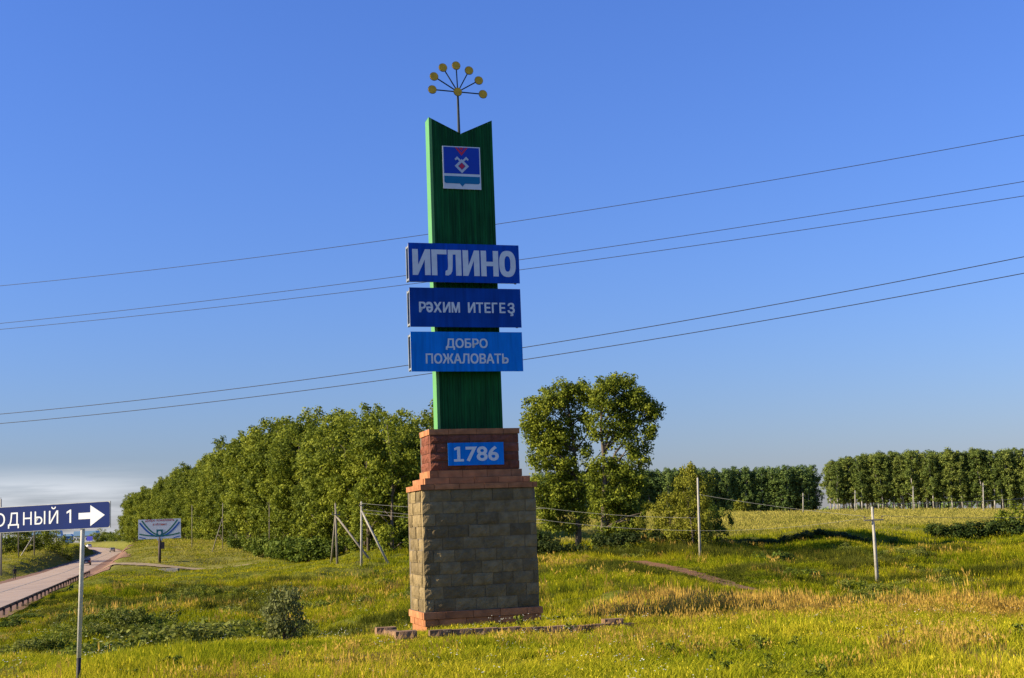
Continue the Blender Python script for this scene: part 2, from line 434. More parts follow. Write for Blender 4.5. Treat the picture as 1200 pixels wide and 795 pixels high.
# ------------------------------------------------------------------ road, shoulders, tracks
def smooth_line(pts, n):
    pts = np.array(pts, float)
    d = np.concatenate([[0], np.cumsum(np.hypot(*np.diff(pts[:, :2], axis=0).T))])
    t = np.linspace(0, d[-1], n)
    out = np.stack([np.interp(t, d, pts[:, k]) for k in range(pts.shape[1])], -1)
    for _ in range(max(2, n // 30)):
        out[1:-1] = (out[:-2] + 2 * out[1:-1] + out[2:]) / 4
    return out
def strip(name, pts, w0, w1, zoff, mat, n=120, m=8, wobble=.3, crown=0.0, flat=False):
    L_ = smooth_line(pts, n)
    t = np.gradient(L_[:, :2], axis=0); t /= np.linalg.norm(t, axis=1)[:, None]
    nrm = np.stack([t[:, 1], -t[:, 0]], -1)
    s = np.linspace(0, 1, m)
    left = w0 + wobble * 2 * fbm(np.arange(n) * .35, np.full(n, 3.3)); right = w1 + wobble * 2 * fbm(np.arange(n) * .35 + 40, np.full(n, 8.3))
    off = left[:, None] * (1 - s) + right[:, None] * s
    X = L_[:, None, 0] + nrm[:, None, 0] * off; Y = L_[:, None, 1] + nrm[:, None, 1] * off
    Z = H(X, Y) + zoff
    if flat: Z = np.repeat(road_dist(L_[:, 0], L_[:, 1])[1][:, None], m, 1) + zoff - crown * (2 * s - 1) ** 2
    i = np.arange(n * m).reshape(n, m)
    q = np.stack([i[:-1, :-1], i[:-1, 1:], i[1:, 1:], i[1:, :-1]], -1).reshape(-1, 4)
    o = link(name, np_mesh(name, np.stack([X, Y, Z], -1).reshape(-1, 3), q, mat, smooth=True))
    return tag(o, kind='structure')
def road_mat():
    m, nt, out = new_mat('worn_asphalt'); N, L = nt.nodes, nt.links
    b = N.new('ShaderNodeBsdfPrincipled'); b.inputs['Roughness'].default_value = .8; L.new(b.outputs[0], out.inputs[0])
    geo = N.new('ShaderNodeNewGeometry'); mp = N.new('ShaderNodeMapping'); mp.vector_type = 'POINT'
    mp.inputs['Rotation'].default_value = (0, 0, -math.atan(.275)); mp.inputs['Scale'].default_value = (1.2, .05, 1)
    L.new(geo.outputs['Position'], mp.inputs[0])
    n1 = N.new('ShaderNodeTexNoise'); n1.inputs['Scale'].default_value = 1; n1.inputs['Detail'].default_value = 6; L.new(mp.outputs[0], n1.inputs[0])
    n2 = N.new('ShaderNodeTexNoise'); n2.inputs['Scale'].default_value = .25; n2.inputs['Detail'].default_value = 6; L.new(geo.outputs['Position'], n2.inputs[0])
    def mix(f, a, c, lo=.35, hi=.65):
        r = N.new('ShaderNodeMapRange'); r.inputs[1].default_value = lo; r.inputs[2].default_value = hi; L.new(f, r.inputs[0])
        x = N.new('ShaderNodeMix'); x.data_type = 'RGBA'; L.new(r.outputs[0], x.inputs[0])
        for s, k in ((a, 6), (c, 7)):
            if isinstance(s, tuple): x.inputs[k].default_value = (*s, 1)
            else: L.new(s, x.inputs[k])
        return x.outputs[2]
    c = mix(n1.outputs[0], (.42, .31, .21), (.30, .22, .155))
    c = mix(n2.outputs[0], c, (.40, .28, .18), .5, .75)
    L.new(c, b.inputs['Base Color'])
    return m
M_red = surf('red_dirt', (.23, .125, .075), .95, .35, .5, .03, 3)
M_track = surf('pale_dirt', (.33, .25, .14), .95, .3, .6, .03, 3)
M_brown = surf('brown_dirt', (.26, .115, .045), .95, .35, .7, .03, 3)
strip('road_shoulder', ROADC[:, :2], -5.6, 5.4, .05, M_red, 260, 10, .5, flat=True)
strip('road', ROADC[:, :2], -3.8, 3.8, .12, road_mat(), 260, 8, .12, .06, flat=True)
M_line = surf('worn_road_paint', (.27, .25, .22), .8, .5, .5)
strip('road_marking', ROADC[:7, :2], -.1, .1, .128, M_line, 200, 3, .02, flat=True)
strip('dirt_apron', apron, -3.2, 4.6, .09, M_red, 90, 10, 1.2)
strip('dirt_path', [at(96, 677, 190)[:2], at(140, 671, 190)[:2], at(190, 670, 184)[:2], at(240, 668, 181)[:2], at(290, 664, 182)[:2], at(345, 659, 184)[:2]], -1.5, 1.5, .13, M_track, 120, 6, .35)
strip('dirt_track', [at(745, 662, 113)[:2], at(790, 668, 100)[:2], at(830, 677, 90)[:2], at(880, 692, 78)[:2]], -1.0, 1.0, .09, M_brown, 80, 6, .3)

# ------------------------------------------------------------------ the monument
M_block = surf('split_concrete_block', (.235, .175, .082), .95, .42, 7, .014, 40, objvar=.30)
M_brick = surf('orange_brick', (.46, .185, .075), .9, .42, 6, .004, 60, objvar=.16)
M_redbrick = surf('dark_red_rough_brick', (.225, .075, .042), .95, .35, 12, .012, 50, objvar=.18)
M_mortar = surf('mortar', (.17, .14, .10), .95, .3, 20, .005, 60)
M_green = surf('green_profiled_sheet', (.008, .100, .024), .5, .25, 2.5, spec=.12, streak=.35)
M_green_sunlit = surf('green_flashing_sunlit', (.12, .33, .085), .4, .12, 3, spec=.3)  # left flashing only: sunlit brightness put into the green
M_white = surf('white_reflective_film', (.72, .74, .74), .55, .12, 8)
M_blue1 = surf('royal_blue_board', (.003, .072, .43), .55, .2, 2.5, spec=.1, streak=.16)
M_blue2 = surf('navy_blue_board', (.003, .060, .32), .55, .25, 2.5, spec=.1, streak=.16)
M_blue3 = surf('bright_blue_board', (.002, .21, .68), .55, .15, 2.5, spec=.1, streak=.16)
M_frame = surf('galvanised_frame', (.42, .43, .40), .5, .35, 10, metallic=.5)
M_darkmetal = surf('dark_green_steel', (.02, .03, .03), .5, .3, 8)
M_gold = surf('gold_paint', (.80, .45, .03), .5, .25, 15, spec=.25)

TX, TY, TROT = -0.882, 23.94, 0.288
tower = empty('welcome_monument', (TX, TY, h1(TX, TY) * 0), TROT)
tag(tower, 'tall green stele with blue name boards on a grey and red block pedestal', 'monument')

def rough_block(seed, nx, nz, depth, amp):
    """unit block: x, z in -.5..+.5, outer face split rough towards -y"""
    r = np.random.default_rng(seed)
    mb = MB(); g = {}
    bulge = r.normal(0, 1, (nx + 1, nz + 1))
    for i in range(nx + 1):
        for k in range(nz + 1):
            u, w = i / nx, k / nz
            edge = min(u, 1 - u, w, 1 - w)
            y = -amp * (.2 + 2.2 * min(edge * 2.6, .8)) + amp * .55 * bulge[i, k] if edge > 0 else amp * .3 * abs(bulge[i, k])
            jx = 0 if i in (0, nx) else r.normal(0, .12) / nx; jz = 0 if k in (0, nz) else r.normal(0, .12) / nz
            g[i, k] = len(mb.v); mb.v.append((u - .5 + jx, y, w - .5 + jz))
    for i in range(nx):
        for k in range(nz): mb.f.append((g[i, k], g[i + 1, k], g[i + 1, k + 1], g[i, k + 1]))
    rim = [(i, 0) for i in range(nx)] + [(nx, k) for k in range(nz)] + [(i, nz) for i in range(nx, 0, -1)] + [(0, k) for k in range(nz, 0, -1)]
    b0 = len(mb.v)
    for i, k in rim: mb.v.append((i / nx - .5, depth, k / nz - .5))
    for q in range(len(rim)):
        a, b = rim[q], rim[(q + 1) % len(rim)]
        mb.f.append((g[b], g[a], b0 + q, b0 + (q + 1) % len(rim)))
    return mb
blockM = [rough_block(s, 6, 4, .12, .0085).mesh('block', M_block) for s in range(8)]
redM = [rough_block(s + 50, 5, 3, .12, .010).mesh('brick', M_redbrick) for s in range(6)]
brickM = [rough_block(s + 90, 3, 2, .12, .002).mesh('brick', M_brick) for s in range(6)]
R3 = random.Random(5)
def face_course(parent, meshes, name, origin, ang, length, z0, hgt, bl, offset, joint=.008, jit=.004, first=None):
    """one course of pieces along a wall face; outer face towards local -y turned by ang"""
    x = -offset; 
    while x < length - 1e-3:
        a, b = max(x, 0), min(x + bl, length)
        if b - a > .05:
            o = link(name, R3.choice(meshes), parent)
            c = (a + b) / 2
            o.location = (origin[0] + math.cos(ang) * c + math.sin(ang) * R3.uniform(-jit, jit), origin[1] + math.sin(ang) * c - math.cos(ang) * R3.uniform(-jit, jit), z0 + hgt / 2)
            o.rotation_euler = (0, 0, ang)
            o.scale = (b - a - joint, 1, hgt - joint)
        x += bl
def course_ring(parent, meshes, name, hx, hy, z0, hgt, bl, off, **kw):
    face_course(parent, meshes, name, (-hx, -hy), 0, 2 * hx, z0, hgt, bl, off, **kw)
    face_course(parent, meshes, name, (-hx, hy - .121), -PI / 2, 2 * hy - .245, z0, hgt, bl, off * .6, **kw)
    face_course(parent, meshes, name, (hx, -hy + .124), PI / 2, 2 * hy - .245, z0, hgt, bl, off * .4, **kw)
def core(name, hx, hy, z0, z1, inset=.012):
    return MB().box((0, 0, (z0 + z1) / 2), (2 * (hx - inset), 2 * (hy - inset), z1 - z0)).build(name, M_mortar, tower)
# plinth: three brick courses stepping outwards as they rise
plinth = core('plinth', 1.035, .655, -.3, .372, .015)
for i, (hx, hy, z0, hg) in enumerate(((1.045, .665, .0, .125), (1.072, .69, .125, .122), (1.10, .715, .247, .125))):
    course_ring(plinth, brickM, 'brick', hx, hy, z0, hg, .50, (0, .25, .1)[i])
for i in range(8): pass
MB().box((0, 0, .358), (2.15, 1.38, .024)).build('mortar_bed', M_mortar, plinth)
# shaft of ten courses of split-face blocks
shaft = core('block_shaft', 1.062, .66, .36, 2.515)
ch = (2.515 - .374) / 10
for i in range(10):
    course_ring(shaft, blockM, 'block', 1.062 + R3.uniform(-.004, .004), .66, .374 + i * ch, ch, .385, (.19, .0, .27, .09, .2, .02, .3, .12, .0, .2)[i] + R3.uniform(0, .04), joint=.007, jit=.01)
# stepped cornice, red block band and its cap
cornice = core('cornice', .84, .44, 2.50, 3.62, .02)
zz = 2.515
for hx, hy, hg, off in ((1.095, .695, .103, .2), (.99, .60, .115, .0), (.875, .485, .135, .3)):
    course_ring(cornice, brickM, 'brick', hx, hy, zz, hg, .46, off)
    MB().box((0, 0, zz + hg - .014), (2 * hx - .04, 2 * hy - .04, .02)).build('mortar_bed', M_mortar, cornice)
    zz += hg
band = core('red_block_band', .84, .445, zz, 3.52)
hb = (3.515 - zz) / 4
for i in range(4): course_ring(band, redM, 'brick', .842, .447, zz + i * hb, hb, .42, (.2, .0, .3, .1)[i], jit=.008)
cap = core('cap', .84, .44, 3.50, 3.62, .02)
course_ring(cap, brickM, 'brick', .862, .465, 3.517, .107, .52, .15)
MB().box((0, 0, 3.606), (1.69, .89, .024)).build('mortar_bed', M_mortar, cap)

# green stele: profiled sheet front with V-cut top, flat folded sides
SW, SF, SB, ST, SN = .626, -.15, .13, 9.615, 9.318
def top_z(x): return SN + (ST - SN) * abs(x) / SW
stele = MB()
xs = []; nrib = 11; pitch_ = (2 * SW - .10) / nrib
for i in range(nrib):
    x0 = -SW + .05 + i * pitch_
    xs += ([(x0, 0)] if i == 0 else []) + [(x0 + pitch_ * .50, 0), (x0 + pitch_ * .63, -.022), (x0 + pitch_ * .86, -.022), (x0 + pitch_, 0)]
vs_, fs_ = [], []
for x, y in xs: vs_ += [(x, SF + y, 3.60), (x, SF + y, top_z(x))]
for i in range(len(xs) - 1): fs_.append((2 * i, 2 * i + 2, 2 * i + 3, 2 * i + 1))
stele.add(vs_, fs_)
stele.build('front_sheet', M_green, tower)
bk = MB()
vs_ = [(-SW + .004, SB, 3.6), (SW - .004, SB, 3.6), (SW - .004, SB, ST), (0, SB, SN), (-SW + .004, SB, ST)]
bk.add(vs_, [(4, 3, 1, 0), (3, 2, 1)]); bk.build('back_sheet', M_green, tower)
for s in (-1, 1):
    f = MB()
    f.add([(s * SW, SF - .024, 3.6), (s * SW, SB + .004, 3.6), (s * SW, SB + .004, ST), (s * SW, SF - .024, ST + .004),
           (s * (SW - .055), SF - .024, 3.6), (s * (SW - .055), SF - .024, top_z(SW - .055) + .004)], [(0, 1, 2, 3), (0, 3, 5, 4)])
    f.build('corner_flashing', M_green_sunlit if s < 0 else M_green, tower)  # sun side takes the lighter, sunlit copy of the green
    t = MB()    # folded cap strip along the slanted top
    t.add([(s * SW, SF - .02, ST + .006), (s * .004, SF - .02, SN + .008), (s * .004, SB + .006, SN + .008), (s * SW, SB + .006, ST + .006)], [(0, 1, 2, 3)])
    t.build('top_flashing', M_green, tower)
for z in (5.2, 8.3):
    for i in range(nrib + 1):
        pass

def sign_board(zb, zt, hw, mat, yf, depth, frame=True):
    c = (zb + zt) / 2; h = zt - zb
    b = MB().box((0, yf + .004, c), (2 * hw, .008, h)).build('sign_board', mat, tower)
    if frame: b.location.x = SX
    if frame:
        g = MB()
        for s in (-1, 1):
            g.box((s * (hw - .02), yf + .012 + .02, c), (.035, .036, h - .02))
            g.box((s * (hw - .02), yf + depth - .02, c), (.035, .036, h - .06))
            for k in (-1, 1): g.box((s * (hw - .02), yf + depth / 2 + .005, c + k * (h / 2 - .06)), (.03, depth - .08, .035))
        for k in (-1, 1):
            g.box((0, yf + .03, c + k * (h / 2 - .03)), (2 * hw - .08, .032, .035))
            g.box((0, yf + depth - .02, c + k * (h / 2 - .06)), (2 * hw - .08, .034, .034))
        g.build('frame', M_frame, b)
    return b
YS = SF - .026 - .235
SX = -.072
s1 = sign_board(6.36, 7.096, 1.068, M_blue1, YS, .26)
boltM = MB().tube([(0, .004, 0), (0, -.008, 0)], .014, 6).mesh('bolt', M_frame)
def bolts(board, hw, zb, zt):
    for x in (-.96, -.32, .32, .96):
        for z in (zb + .05, zt - .05): link('bolt', boltM, board, (x * hw, YS, z))
def poly_letters(name, polys, mat, parent, y):
    mb = MB()
    for p in polys:
        if isinstance(p, tuple):             # ring given as outer and inner outline
            o, i = p; n = len(o)
            mb.add([(x, y, z) for x, z in o] + [(x, y, z) for x, z in i], [(k, (k + 1) % n, (k + 1) % n + n, k + n) for k in range(n)])
        else: mb.add([(x, y, z) for x, z in p], [tuple(range(len(p)))])
    return mb.build(name, mat, parent)
def big_letters(zb, h):
    w = .108; out = []
    def I_(x0, x1):
        zt = zb + h; out.append([(x0, zb), (x0 + w * .95, zb), (x1 - w, zt - .14 * h), (x1 - w, zt), (x1 - w * .001, zt), (x1 - w * .001, zt - .001), (x1 - w, zt - .14 * h - .001)][:0] or
            [(x0, zt), (x0, zb), (x0 + w * .92, zb), (x1 - w, zb + .60 * h), (x1 - w, zb), (x1, zb), (x1, zt), (x1 - w * .92, zt), (x0 + w, zb + .40 * h), (x0 + w, zt)])
    zt = zb + h
    I_(-.997, -.655)
    x0 = -.633; out.append([(x0, zb), (x0 + .105, zb), (x0 + .105, zt - .088), (-.342, zt - .088), (-.342, zt), (x0, zt)])
    q = -.045
    out.append([(x + q, z) for x, z in [(-.275, zt), (-.275, zb + .17), (-.287, zb + .105), (-.325, zb + .088), (-.332, zb + .005), (-.275, zb), (-.225, zb + .03), (-.198, zb + .08), (-.187, zb + .17), (-.18, zt - .088), (-.125, zt - .088), (-.125, zb), (-.018, zb), (-.018, zt)]])
    I_(-.035, .288)
    x0 = .317; out.append([(x + x0 - .415, z) for x, z in [(.415, zb), (.52, zb), (.52, zb + .195), (.651, zb + .195), (.651, zb), (.756, zb), (.756, zt), (.651, zt), (.651, zb + .28), (.52, zb + .28), (.52, zt), (.415, zt)]])
    n = 36; cx, cz = .836, zb + h / 2
    el = lambda a, b: [(cx + a * math.copysign(abs(math.cos(2 * PI * k / n)) ** .8, math.cos(2 * PI * k / n)), cz + b * math.copysign(abs(math.sin(2 * PI * k / n)) ** .8, math.sin(2 * PI * k / n))) for k in range(n)]
    out.append((el(.162, h / 2 + .008), el(.058, h / 2 - .095)))
    return out
poly_letters('lettering', big_letters(6.487, .49), M_white, s1, YS - .003)
s2 = sign_board(5.514, 6.251, 1.068, M_blue2, YS, .26)
for ch, a, b in (('Р', 491.0, 498.0), ('Х', 507.5, 515.8), ('И', 518.2, 526.0), ('М', 528.0, 536.8), ('И', 546.8, 554.6), ('Т', 556.2, 563.8), ('Е', 566.0, 572.2), ('Г', 574.6, 580.4), ('Е', 583.4, 589.6), ('Ҙ', 593.0, 600.6)):
    lettering('lettering', ch, M_white, s2, None, ((a + b) / 2 - 544.3) * .01667, 5.885 - (.027 if ch == 'Ҙ' else 0), (b - a) * .01667, .188 + (.055 if ch == 'Ҙ' else 0), y=YS - .003, strike=.007)
sw = lettering('lettering', 'e', M_white, s2, None, 0, 0, .118, .19, y=0, strike=.007)      # the letter schwa is a turned e
sw.matrix_local = Matrix.Translation(((502.6 - 544.3) * .01667, YS - .003, 5.885)) @ Matrix.Rotation(PI, 4, 'Y')
s3 = sign_board(4.685, 5.425, 1.068, M_blue3, YS, .26)
lettering('lettering', 'ДОБРО', M_white, s3, None, -.01, 5.195, .79, .205, y=YS - .003, strike=.006)
lettering('lettering', 'ПОЖАЛОВАТЬ', M_white, s3, None, -.005, 4.925, 1.57, .182, y=YS - .003, strike=.006)
s4 = sign_board(2.949, 3.361, .525, M_blue3, -.52, .06, frame=False)
MB().box((0, -.488, 3.155), (.9, .05, .3)).build('bracket', M_frame, s4)
lettering('lettering', '786', M_white, s4, None, .115, 3.155, .625, .275, bold=.026, y=-.523)
poly_letters('lettering', [[(-.42, 3.02), (-.235, 3.02), (-.235, 3.062), (-.30, 3.062), (-.30, 3.29), (-.352, 3.29), (-.415, 3.262), (-.405, 3.225), (-.358, 3.238), (-.358, 3.062), (-.42, 3.062)]], M_white, s4, -.523)

# plaque with the arms
px0, pz0, pw, ph = .0 - .008, 8.64, .745, .84
PY = SF - .042
plq = MB().box((px0, PY + .006, pz0), (pw, .012, ph)).build('coat_of_arms_plaque', M_white, tower)
M_armsblue = surf('arms_blue', (.005, .05, .40), .5, .1, 5)
M_armsred = surf('arms_red', (.62, .03, .08), .5, .1, 5)
M_armsteal = surf('arms_teal', (.0, .17, .33), .5, .1, 5)
M_armsgrey = surf('arms_silver', (.55, .58, .62), .5, .1, 5)
def flat(poly, name, mat, y, parent):
    vs_ = [(px0 + x, y, pz0 + z) for x, z in poly]
    return MB().add(vs_, [tuple(range(len(vs_)))]).build(name, mat, parent)
flat([(-.35, -.12), (.35, -.12), (.35, .40), (-.35, .40)], 'blue_field', M_armsblue, PY - .003, plq)
flat([(-.35, -.17), (-.35, -.29), (-.32, -.315), (-.05, -.315), (0, -.375), (.05, -.315), (.32, -.315), (.35, -.29), (.35, -.17)], 'teal_band', M_armsteal, PY - .003, plq)
flat([(-.13, .40), (.0, .235), (.13, .40), (.085, .40), (.0, .30), (-.085, .40)], 'red_chevron', M_armsred, PY - .006, plq)
flat([(-.055, .40), (0, .335), (.055, .40)], 'red_triangle', M_armsred, PY - .006, plq)
for s in (-1, 1):
    flat([(s * .03, .10), (s * -.05, .18), (s * -.09, .22), (s * -.14, .165), (s * -.115, .14), (s * -.09, .165), (s * -.075, .155), (s * -.02, .095)][::s], 'silver_horn', M_armsgrey, PY - .006 - .002 * (s > 0), plq)
ring = MB()
o_ = [(0, .14), (.14, 0.0), (0, -.14), (-.14, 0.0)]; i_ = [(0, .075), (.075, 0), (0, -.075), (-.075, 0)]
vs_ = [(px0 + x, PY - .007, pz0 + .03 + z) for x, z in o_] + [(px0 + x, PY - .007, pz0 + .03 + z) for x, z in i_]
ring.add(vs_, [(k, (k + 1) % 4, (k + 1) % 4 + 4, k + 4) for k in range(4)]); ring.build('silver_rhombus', M_armsgrey, plq)
flat([(0, .095), (.058, .03), (0, -.03), (-.058, .03)], 'red_rhombus', M_armsred, PY - .008, plq)

# finial: seven gilded discs on rods around a hub
hubz = 10.205
fin = MB().tube([(0, -.03, SN - .1), (0, -.03, hubz)], [.03, .022], 8).build('finial_pole', M_darkmetal, tower)
def disc(x, z, r, nm, mat, parent):
    mb = MB(); n = 20
    mb.prism([(x + r * math.cos(2 * PI * k / n), z + r * math.sin(2 * PI * k / n)) for k in range(n)], -.055, -.025)
    o = mb.build(nm, mat, parent)
    mb = MB(); mb.tube([(x + r * math.cos(2 * PI * k / n), -.04, z + r * math.sin(2 * PI * k / n)) for k in range(n + 1)], .009, 5, False)
    mb.build('disc_rim', M_darkmetal, parent)
for dx, dz in ((0, 0), (-30.5, 1.0), (-28, 17), (-17, 28.5), (-1.0, 32), (14.5, 27), (26, 15.5), (30.5, -1.0)):
    x, z = dx * .0166, hubz + dz * .0166
    if dx or dz: MB().tube([(0, -.04, hubz), (x, -.04, z)], .0125, 6).build('rod', M_darkmetal, fin)
    disc(x, z, .08, 'disc', M_gold, fin)

# low brick border with three raised bricks
M_oldbrick = surf('weathered_border_brick', (.27, .16, .085), .95, .5, 9, .006, 50, objvar=.2)
bordM = [rough_block(s + 130, 5, 3, .12, .010).mesh('brick', M_oldbrick) for s in range(5)]
BX, BY, BR = -1.93, 20.75, .285
border = empty('brick_border', (BX, BY, 0), BR); tag(border, 'low weathered brick edging laid in the grass before the monument', 'edging')
def border_brick(u, v, z, l, w, h, turn=0):
    o = link('brick', R3.choice(bordM), border)
    gx_ = BX + math.cos(BR) * u - math.sin(BR) * v; gy_ = BY + math.sin(BR) * u + math.cos(BR) * v
    o.location = (u, v, h1(gx_, gy_) + z); o.rotation_euler = (R3.uniform(-.03, .03), R3.uniform(-.02, .02), turn + R3.uniform(-.03, .03)); o.scale = (l, w / .12, h)
x = .45
while x < 3.75:
    l = R3.uniform(.36, .42); border_brick(x + l / 2, R3.uniform(-.02, .02), .02 - .012 * x, l - .015, .12, .24); x += l
y = .0
while y < 1.75:
    border_brick(0, y + .2, .02, .385, .14, .24, -PI / 2); y += .4
border_brick(.08, -.02, .01, .34, .2, .30); border_brick(.05, 1.55, .07, .34, .2, .24); border_brick(3.62, .05, .06, .33, .2, .22)

# ------------------------------------------------------------------ near road sign
M_pole = surf('white_painted_pipe', (.62, .60, .54), .55, .25, 9, .002, 40)
M_black = surf('black_paint', (.015, .015, .017), .6, .3, 10)
M_sgnblue = surf('navy_sign_film', (.0012, .016, .115), .55, .15, 3, spec=.12)
SY = 16.5; pp = at(95.5, 700, SY); gz0 = h1(pp.x, SY)
rs = empty('road_sign', (pp.x, SY, gz0)); tag(rs, 'dark blue direction sign with white arrow on white pipe post', 'sign')
inv = Matrix.Translation((-pp.x, -SY, -gz0))
def L3(px, py, Y): return inv @ at(px, py, Y)
MB().tube([L3(92.5, 771, SY), L3(97.3, 612, SY), L3(97.9, 592, SY)], .0275, 14).build('post', M_pole, rs, smooth=True)
b0 = L3(92.5, 771, SY); d0 = (b0 - L3(97.3, 612, SY)).normalized()
MB().tube([b0 + d0 * .0008, b0 + d0 * (b0.z + .25)], .0279, 14).build('post_base', M_black, rs, smooth=True)
yaw = .30
bn = Vector((math.sin(yaw) * -1, -math.cos(yaw), 0)); bxd = Vector((math.cos(yaw), -math.sin(yaw), 0))
bp0 = at(97, 600, SY) + bn * .034
def S(px, py):                       # board plane coordinates (along board, height)
    p = hit(px, py, bp0, bn); return (p - bp0).dot(bxd), p.z - bp0.z
c_tr, c_br, c_tl, c_bl = S(129.3, 587.3), S(129.3, 618.6), S(0, 595), S(0, 624.8)
tilt = math.atan2((c_tr[1] + c_br[1] - c_tl[1] - c_bl[1]) / 2, c_tr[0] - c_tl[0])
MBd = Matrix.Translation(inv @ bp0) @ Matrix(((bxd.x, -bn.x, 0, 0), (bxd.y, -bn.y, 0, 0), (0, 0, 1, 0), (0, 0, 0, 1))) @ Matrix.Rotation(-tilt, 4, 'Y')
ct, st = math.cos(tilt), math.sin(tilt)
def T(px, py):
    u, w = S(px, py); return (u * ct + w * st, -u * st + w * ct)
xr = T(129.3, 603)[0]; zt_ = T(60, 591.2)[1]; zb_ = T(60, 621.8)[1]; xl = xr - 2.35
def rrect(x0, x1, z0, z1, r, n=5):
    out = []
    for cx_, cz_, a0 in ((x1 - r, z1 - r, 0), (x0 + r, z1 - r, PI / 2), (x0 + r, z0 + r, PI), (x1 - r, z0 + r, 1.5 * PI)):
        out += [(cx_ + r * math.cos(a0 + k * PI / 2 / n), cz_ + r * math.sin(a0 + k * PI / 2 / n)) for k in range(n + 1)]
    return out
brd = MB().prism([(xl, zb_), (xr, zb_), (xr, zt_), (xl, zt_)], -.004, .012).build('sign_board', M_frame, rs); brd.matrix_local = MBd
MB().prism(rrect(xl + .006, xr - .006, zb_ + .006, zt_ - .006, .035), -.006, -.0045).build('blue_film', M_sgnblue, brd)
ax0, az = T(92.5, 605.2); ax1, _ = T(123.2, 603.4); sc = (ax1 - ax0) / 31.0
MB().prism([(ax0, az - 3.2 * sc), (ax0 + 14 * sc, az - 3.2 * sc), (ax0 + 14 * sc, az - 10.5 * sc), (ax1, az), (ax0 + 14 * sc, az + 10.5 * sc), (ax0 + 14 * sc, az + 3.2 * sc), (ax0, az + 3.2 * sc)], -.008, -.0065).build('arrow', M_white, brd)
a_, b_ = T(10, 606), T(69.5, 604)
wl_ = b_[0] - a_[0]
k_h = 13.4 * sc
lettering('lettering', 'Д', M_white, brd, None, T(16.3, 608)[0], az - .8 * sc, 13.5 * sc, 16.2 * sc, bold=.0, y=-.008)
lettering('lettering', 'Н', M_white, brd, None, T(32.6, 607)[0], az + .5 * sc, 10.5 * sc, k_h, y=-.008)
lettering('lettering', 'Ы', M_white, brd, None, T(47.3, 606)[0], az + .5 * sc, 13.0 * sc, k_h, y=-.008)
lettering('lettering', 'Й', M_white, brd, None, T(63.2, 604)[0], az + 2.4 * sc, 11.2 * sc, 17.2 * sc, y=-.008)
o1x, o1z = T(81.0, 604)[0], az + .5 * sc
poly_letters('lettering', [[(o1x + q[0] * sc, o1z + q[1] * sc) for q in ((.9, -6.7), (2.9, -6.7), (2.9, 6.7), (1.4, 6.7), (-2.6, 4.6), (-2.6, 2.7), (.9, 4.2))]], M_white, brd, -.008)
lettering('lettering', 'О', M_white, brd, None, T(-.2, 609)[0], az + .5 * sc, 14.0 * sc, k_h * 1.04, y=-.008)
p2 = (xl + .35)
q0 = MBd @ Vector((p2, .045, zt_ - .03)); q1 = Vector((q0.x, q0.y, -.2))
MB().tube([q1, q0], .0275, 12).build('post', M_pole, rs, smooth=True)

# ------------------------------------------------------------------ overhead wires close behind the monument
M_wire = surf('old_wire', (.03, .03, .035), .6, .2, 5)
WA, WB = Vector((-22.5, 45, 0)), Vector((15, 30.5, 0))
wn_ = Vector((WB.y - WA.y, -(WB.x - WA.x), 0)).normalized()
wires = [('topmost', [(0, 335), (250, 309), (490, 276), (600, 259), (900, 213), (1000, 195.5), (1200, 158)]),
         ('upper wire of the middle', [(0, 379.5), (200, 357.5), (470, 323), (610, 304), (800, 278.5), (1000, 246), (1200, 212)]),
         ('lower wire of the middle', [(0, 386.5), (200, 366), (470, 334), (610, 315.5), (800, 292), (1000, 261), (1200, 229)]),
         ('upper wire of the lowest', [(0, 486), (200, 464), (480, 428), (613, 407), (800, 378), (1000, 340), (1200, 300.5)]),
         ('lower wire of the lowest', [(0, 497), (200, 476), (480, 441), (613, 421.5), (800, 394), (1000, 357), (1200, 320)])]
for nm, pts in wires:
    P3 = [hit(x, y, WA, wn_) for x, y in pts]
    s = np.array([(p - WA).dot((WB - WA).normalized()) for p in P3]); z = np.array([p.z for p in P3])
    co = np.polyfit(s, z, 2); dirn = (WB - WA).normalized()
    tt = np.linspace(s[0] - 8, s[-1] + 6, 60)
    W = [WA + dirn * float(t) + Vector((0, 0, float(np.polyval(co, t)))) for t in tt]
    o = MB().tube(W, .011 if 'lowest' in nm else .0085, 6).build('overhead_wire', M_wire, smooth=True)
    tag(o, ('topmost thin dark overhead wire crossing the open sky' if nm == 'topmost' else nm + ' pair of dark overhead wires behind the monument'), 'wire', 'overhead wires across the sky')
    for fa, fb in ((.953, .962),) if 'pair' in nm or True else ():
        i0, i1 = int(fa * 59) - 2, int(fb * 59)
        if 'lowest' not in nm: MB().tube(W[i0 - 1:i1 - 1], .017, 6).build('splice', M_wire, o)

